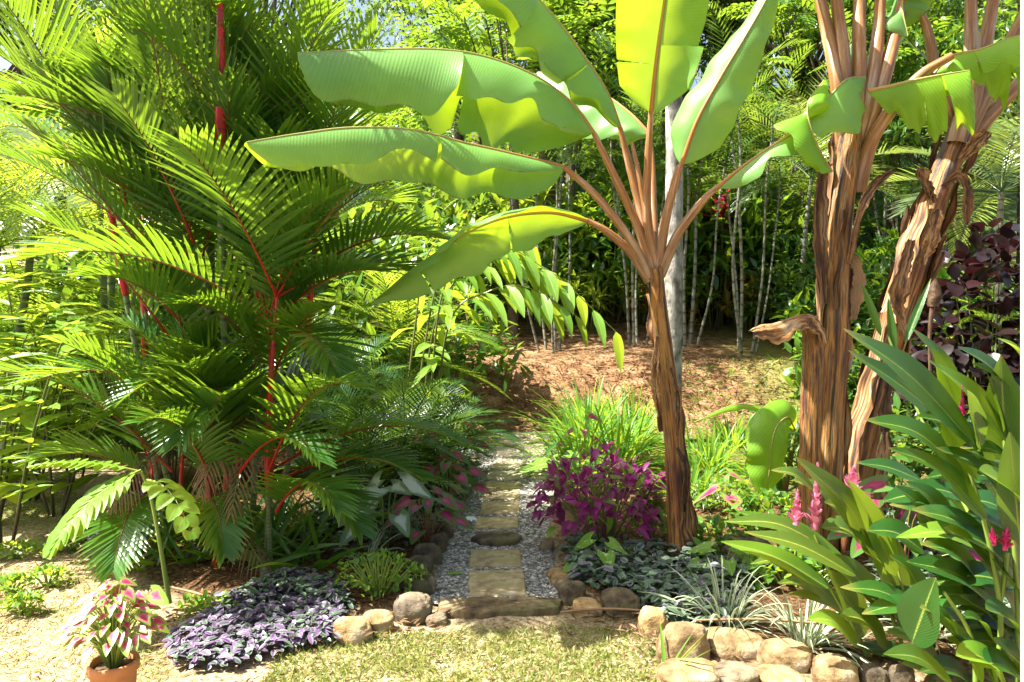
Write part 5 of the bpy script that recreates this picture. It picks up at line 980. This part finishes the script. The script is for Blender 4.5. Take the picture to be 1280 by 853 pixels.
SH = {'dracaena': rosette_shrub('dracaena', 'shrub', 'dracaena', 9, 1.6, .55, .045, .6, group='yellow green dracaenas on the bank'),
      'croton': rosette_shrub('croton', 'shrub', 'croton', 11, 1.2, .32, .04, .6, 16, group='reddish crotons on the bank'),
      'cordyline': rosette_shrub('cordyline', 'shrub', 'cordyline', 7, 1.8, .42, .05, .45, group='red cordylines on the bank'),
      'green': leafy_shrub('broadleaf_shrub', 'x', 'shrub', (0, 0, 0), 620, .9, .9, 1.7, .26, .17, ['tree_bright', 'tree'], 12, nu=3, group='broad leaved shrubs on the bank'),
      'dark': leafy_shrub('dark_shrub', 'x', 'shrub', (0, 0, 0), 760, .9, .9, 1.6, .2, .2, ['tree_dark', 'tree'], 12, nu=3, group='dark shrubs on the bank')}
SHP = [('dracaena', 700, 14.5, .9, 'yellow dracaena above the bank, left of the pale canes'), ('dracaena', 770, 15.5, 1.0, 'yellow dracaena glowing behind the pale canes at the centre'), ('croton', 660, 15.0, 1.1, 'reddish croton behind the shell ginger tips'), ('croton', 735, 17, 1.2, 'reddish croton high behind the bank at the centre'),
       ('cordyline', 925, 15.5, 1.1, 'red cordyline between the banana plants'), ('cordyline', 612, 14.6, .6, 'small red cordyline over the shell ginger'), ('green', 560, 10.8, 1.1, 'broad leaved shrub at the left end of the bank'), ('green', 480, 9.6, 1.2, 'broad leaved shrub filling the gap behind the red stemmed palm'),
       ('green', 880, 17, 1.3, 'broad leaved shrub up the slope right of the young banana'), ('dark', 990, 14.0, 1.1, 'dark shrub behind the folded dead banana leaf'), ('dark', 1040, 12.6, 1.0, 'dark shrub behind the tall banana trunk'),
       ('dark', 1090, 10.5, .7, 'dark shrub between the right banana trunks'), ('green', 960, 18, 1.4, 'broad leaved shrub far up the slope at the right'), ('green', 840, 19, 1.4, 'broad leaved shrub far up the slope behind the pale trunk'), ('dracaena', 860, 17.5, 1.1, 'dracaena half hidden by the pale trunk'), ('green', 620, 18, 1.5, 'broad leaved shrub far up the slope left of centre'),
       ('green', 420, 11, 1.5, 'sunlit shrub in the upper gap behind the red stemmed palm'), ('green', 330, 11.5, 1.7, 'shrub hidden mostly by the red stemmed palm'), ('green', 240, 10.5, 1.4, 'shrub behind the left half of the red stemmed palm'), ('green', 1200, 11, 1.2, 'sunlit shrub behind the maroon leaves'), ('green', 1290, 10, 1.2, 'sunlit shrub at the right edge behind the post'), ('dark', 1150, 16, 1.5, 'dark shrub far behind the leaning banana trunk'),
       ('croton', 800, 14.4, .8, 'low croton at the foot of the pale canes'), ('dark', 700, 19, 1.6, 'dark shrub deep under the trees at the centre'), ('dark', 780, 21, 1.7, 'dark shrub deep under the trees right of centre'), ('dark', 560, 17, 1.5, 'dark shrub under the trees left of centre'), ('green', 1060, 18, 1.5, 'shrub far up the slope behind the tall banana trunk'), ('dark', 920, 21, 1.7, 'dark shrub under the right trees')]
SHP += [('green', 640, 15.6, 1.2, 'bright broad leaved shrub right behind the shell ginger arch'), ('green', 700, 16.2, 1.3, 'bright broad leaved shrub behind the left pale canes'), ('dracaena', 645, 16.6, 1.5, 'tall yellow dracaena above the shell ginger'), ('green', 760, 16.8, 1.3, 'bright broad leaved shrub behind the middle pale canes'),
        ('dracaena', 820, 16, 1.2, 'yellow dracaena just left of the pale trunk'), ('croton', 880, 15.2, 1.1, 'reddish croton right of the pale trunk'), ('dark', 960, 15.4, 1.2, 'dark shrub left of the folded dead banana leaf'), ('green', 1010, 16.4, 1.3, 'broad leaved shrub behind the dark one at the tall banana'),
        ('green', 540, 13.6, 1.3, 'broad leaved shrub below the lower banana leaf'), ('dracaena', 585, 14.4, 1.4, 'yellow dracaena below the lower banana leaf'), ('green', 1120, 13, 1.1, 'broad leaved shrub in the gap right of the leaning trunk'), ('green', 130, 10, 1.6, 'sunlit shrub behind the left edge of the red stemmed palm'), ('green', 20, 11, 1.7, 'sunlit shrub behind the left gingers'), ('dark', 850, 18.5, 1.7, 'dark shrub in shade behind the pale trunk')]
SHP += [('green', 872, 15.2, 1.7, 'tall broad leaved shrub right behind the canes beside the pale trunk'), ('green', 952, 15.6, 1.8, 'tall broad leaved shrub midway between the banana plants'), ('croton', 935, 14.0, 1.1, 'reddish croton low between the banana plants'), ('cordyline', 903, 14.6, 1.3, 'red cordyline right of the pale trunk'), ('green', 800, 16.2, 1.8, 'tall broad leaved shrub just left of the pale trunk'),
        ('dracaena', 735, 13.7, .8, 'low yellow dracaena between the first two pale cane clumps'), ('green', 668, 13.9, .9, 'leafy shrub just behind the leftmost pale canes'), ('green', 825, 14.0, 1.0, 'leafy shrub between the canes and the pale trunk'), ('dracaena', 890, 14.2, .9, 'low yellow dracaena right of the pale trunk'),
        ('green', 765, 14.6, 1.5, 'tall leafy shrub rising between the pale canes'), ('green', 905, 14.9, 1.5, 'tall leafy shrub between the pale trunk and the tall banana'), ('dracaena', 705, 15.6, 1.7, 'tallest yellow dracaena over the pale canes'), ('croton', 845, 13.6, .8, 'small reddish croton in front of the shaded slope'), ('dark', 975, 13.4, .8, 'small dark shrub just left of the folded dead leaf')]
used = set()
for i, (k, px, Y, s, lab) in enumerate(SHP):
    o = SH[k] if k not in used else copy_tree(SH[k]); used.add(k); place(o, gz(px, 400, Y) - UP * .05, i * 1.7, s); o['label'] = lab
leafy_shrub('maroon_shrub', 'dark maroon round leaved shrub at the right, behind the ginger', 'shrub', gz(1235, 520, 6.6), 750, .75, .6, 2.3, .19, .36, ['maroon'], 14, prof=OVAL)
leafy_shrub('maroon_shrub', 'low maroon shrub at the right edge beside the post', 'shrub', gz(1290, 540, 6.0), 330, .55, .5, 1.3, .19, .36, ['maroon'], 10, prof=OVAL)

# undergrowth: the far slope reads as one mass of leaves
def thicket(name, lab, poly, n, h, L, mats, ymin=0):
    p = scatter(poly, n); q = 0.5 + 0.5 * gn(p[:, 0], p[:, 1], 1.1, 31); z = H(p[:, 0], p[:, 1]) + h * (.25 + .75 * q) * R(0, 1, n) ** .8
    mb = MB(); sel = (gn(p[:, 0], p[:, 1], .9, 33) * 1.2 + R(-1, 1, n) + 1.5) / 3 * len(mats); sel = np.clip(sel.astype(int), 0, len(mats) - 1)
    for k in range(len(mats)):
        i = sel == k; m = int(i.sum()); LL = L[k] * R(.6, 1.25, m)
        if m: blades(mb, np.column_stack([p[i], z[i]]), nrm(rand_dirs(m) + (0, -.25, .2)), nrm(UP + .6 * rand_dirs(m)), LL, LL * R(.12, .24, m), .6, .25, LANCE, 3, 2, mat=k)
    return tag(mb.build(name, [M[x] for x in mats], smooth=True), lab, 'undergrowth', kind='stuff')
thicket('undergrowth', 'leafy undergrowth covering the slope behind the pale canes', np.array([[-4.5, 14.6], [9, 14.6], [17, 32], [-14, 32]]), 46000, 2.6, [.24, .34, .28, .3, .36], ['tree', 'tree_bright', 'tree', 'tree_bright', 'dracaena'])
thicket('undergrowth', 'leafy undergrowth on the rising ground at the left', np.array([[-13, 8.6], [-3.4, 8.2], [-1.9, 10.3], [-4, 15], [-18, 15]]), 16000, 1.7, [.24, .32, .32, .36], ['tree', 'tree_bright', 'dracaena', 'ginger_bright'])
thicket('undergrowth', 'leafy undergrowth at the right beyond the lit lawn', np.array([[4.2, 10.8], [10, 9.5], [12, 15], [5.5, 15]]), 9000, 1.5, [.2, .26, .28], ['tree_dark', 'tree', 'tree_bright'])

# trees
def tree(name, label, h, tr, crown, n_cl, n_lf, L, ratio, mats, bark='bark', group=None, rx=2.2, rz=2.0, seed=0, nu=2, pinnate=False, droop=.5, prof=LANCE, lean=(0, 0)):
    root = thing(name, label, 'tree', (0, 0, 0), group); g = np.random.default_rng(seed); m = MB(); top = np.array([lean[0], lean[1], h * crown])
    tube(m, [(0, 0, -.3), (lean[0] * .3 + .05, lean[1] * .3, h * crown * .5), top], [tr * 1.2, tr, tr * .75], 14, 24, rough=.04)
    d = g.normal(size=(n_cl, 3)); d = nrm(d); d[:, 2] = np.where(d[:, 2] < -.4, -d[:, 2], d[:, 2]); c = d * (g.uniform(.35, 1, n_cl) ** .45)[:, None] * np.array([rx, rx, rz]) + top + (0, 0, rz * .55)
    for k in range(0, n_cl, 2):
        a = top + (0, 0, g.uniform(-.3, .4) * rz); mid = (a + c[k]) / 2 + (0, 0, -.15); tube(m, [a, mid, c[k]], [tr * .35, tr * .2, .012], 6, 8)
    m.build('trunk', M[bark], root); mb = MB()
    for k in range(n_cl):
        r = g.uniform(.35, .65) * rx * .42; mt = k % len(mats)
        if pinnate:
            for j in range(n_lf // 14):
                dd = nrm(g.normal(size=3) * (1, 1, .6)); frond(mb, mb, c[k] + dd * .1, dd, g.uniform(.6, 1.0), .7, n=7, ll=L, lw=L * ratio, lift=.05, nu=nu, ldroop=.4, prof=LANCE, ang=(1.1, .7), rr=.006)
        else:
            q = nrm(g.normal(size=(n_lf, 3))) * (g.uniform(0, 1, n_lf) ** .4)[:, None] * r * np.array([1.2, 1.2, .75]) + c[k]; D = nrm((q - c[k]) / r * .6 + g.normal(size=(n_lf, 3)) * .5 - UP * .25)
            LL = L * g.uniform(.7, 1.2, n_lf); blades(mb, q, D, nrm(UP + .6 * g.normal(size=(n_lf, 3))), LL, LL * ratio, droop, .2, prof, nu, 2, mat=mt)
    mb.build('crown', [M[x] for x in mats], root); return root
TP = {'a': tree('broadleaf_tree', 'x', 7.5, .13, .5, 70, 60, .24, .17, ['tree', 'tree_bright'], group='broad leaved trees on the hill', seed=1),
      'b': tree('dark_tree', 'x', 8.5, .16, .5, 80, 70, .17, .2, ['tree_dark', 'tree'], group='dark trees on the hill', rx=2.5, rz=2.5, seed=2),
      'c': tree('feather_leaved_tree', 'x', 8, .10, .55, 34, 98, .26, .15, ['tree_bright', 'tree'], group='feather leaved trees on the hill', rx=2.2, rz=2.0, seed=3, pinnate=True, nu=3),
      'd': tree('small_leaved_tree', 'x', 9, .14, .5, 90, 80, .13, .24, ['tree', 'tree_bright', 'tree_dark'], group='small leaved trees on the hill', rx=2.6, rz=2.4, seed=4)}
TT = [('c', 640, 13.6, .95, 'nearest feather leaved tree, above the left banana leaves'), ('a', 690, 17.5, 1.1, 'broad leaved tree just left of the upright banana leaf'), ('b', 770, 19.0, 1.15, 'dark tree right behind the upright banana leaf'),
      ('b', 570, 19, 1.1, 'dark leafy tree near the patch of open sky'), ('c', 715, 16.5, 1.15, 'feather leaved tree behind the upright banana leaf'), ('b', 935, 20.0, 1.2, 'dark tree between the banana plants'), ('a', 905, 22, 1.4, 'broad leaved tree right of the pale trunk'),
      ('a', 680, 17, 1.1, 'broad leaved tree high at the centre'), ('d', 780, 19, 1.2, 'small leaved tree behind the young banana crown'), ('b', 1000, 17, 1.2, 'dark tree behind the tall banana petioles'), ('d', 1120, 16, 1.0, 'small leaved tree between the right banana trunks'), ('a', 1200, 13.5, .9, 'broad leaved tree at the upper right'), ('b', 1280, 15, 1.0, 'dark tree at the upper right corner'),
      ('d', 600, 24, 1.5, 'far small leaved tree on the hill top left of centre'), ('a', 720, 26, 1.6, 'far broad leaved tree on the hill top at the centre'), ('b', 850, 25, 1.6, 'far dark tree on the hill top behind the pale trunk'), ('d', 960, 26, 1.6, 'far small leaved tree on the hill top at the right'), ('a', 1080, 24, 1.5, 'far broad leaved tree on the hill top behind the tall banana'), ('b', 1200, 24, 1.5, 'far dark tree on the hill top at the far right'),
      ('d', 330, 19, 1.15, 'small leaved tree glimpsed behind the red stemmed palm'), ('a', 190, 13, .9, 'broad leaved tree at the upper left behind the yellow palm'), ('b', 70, 15, 1.0, 'dark tree at the upper left corner behind the palms'), ('a', 1310, 21, 1.3, 'broad leaved tree beyond the right edge'), ('d', -60, 13, 1.0, 'small leaved tree at the far left edge'), ('c', 830, 20.5, 1.25, 'feather leaved tree around the pale trunk'), ('c', 1040, 15, 1.0, 'feather leaved tree behind the right banana leaves')]
used = set()
for i, (k, px, Y, s, lab) in enumerate(TT):
    o = TP[k] if k not in used else copy_tree(TP[k]); used.add(k); place(o, gz(px, 400, Y) - UP * .1, i * 2.1, s); o['label'] = lab
o = tree('pale_trunked_tree', 'straight pale grey trunk rising behind the young banana plant', 9.5, .11, .75, 30, 60, .22, .18, ['tree'], 'bark_pale', seed=9, rx=2.2, rz=1.6, lean=(.0, 0)); place(o, gz(838, 475, 9.2))
feather_palm('tall_palm', 'tall palm with shiny hanging fronds at the upper right', gz(1230, 430, 9.5), 1, 4.0, 13, 2.4, .6, 'palm_silver', .055, .1, 'cane_pale', lw=.016, n=34, nu=4)
feather_palm('tall_palm', 'tall palm with shiny hanging fronds behind the banana crowns', gz(1000, 430, 13), 1, 3.4, 13, 2.4, .6, 'palm_silver', .055, .1, 'cane_pale', lw=.016, n=34, nu=4)
feather_palm('yellow_cane_palm', 'small sunlit palm at the right edge behind the maroon shrub', gz(1275, 450, 9.5), 3, 1.2, 7, 1.6, .4, 'palm_pale', .03, .5, 'cane_green', lw=.013, n=26, nu=4)
feather_palm('yellow_cane_palm', 'small yellow green palm in the gap between shell ginger and banana leaves', gz(500, 430, 9.0), 3, 1.3, 7, 1.5, .38, 'palm_pale', .03, .5, 'cane_green', lw=.013, n=26, nu=4)
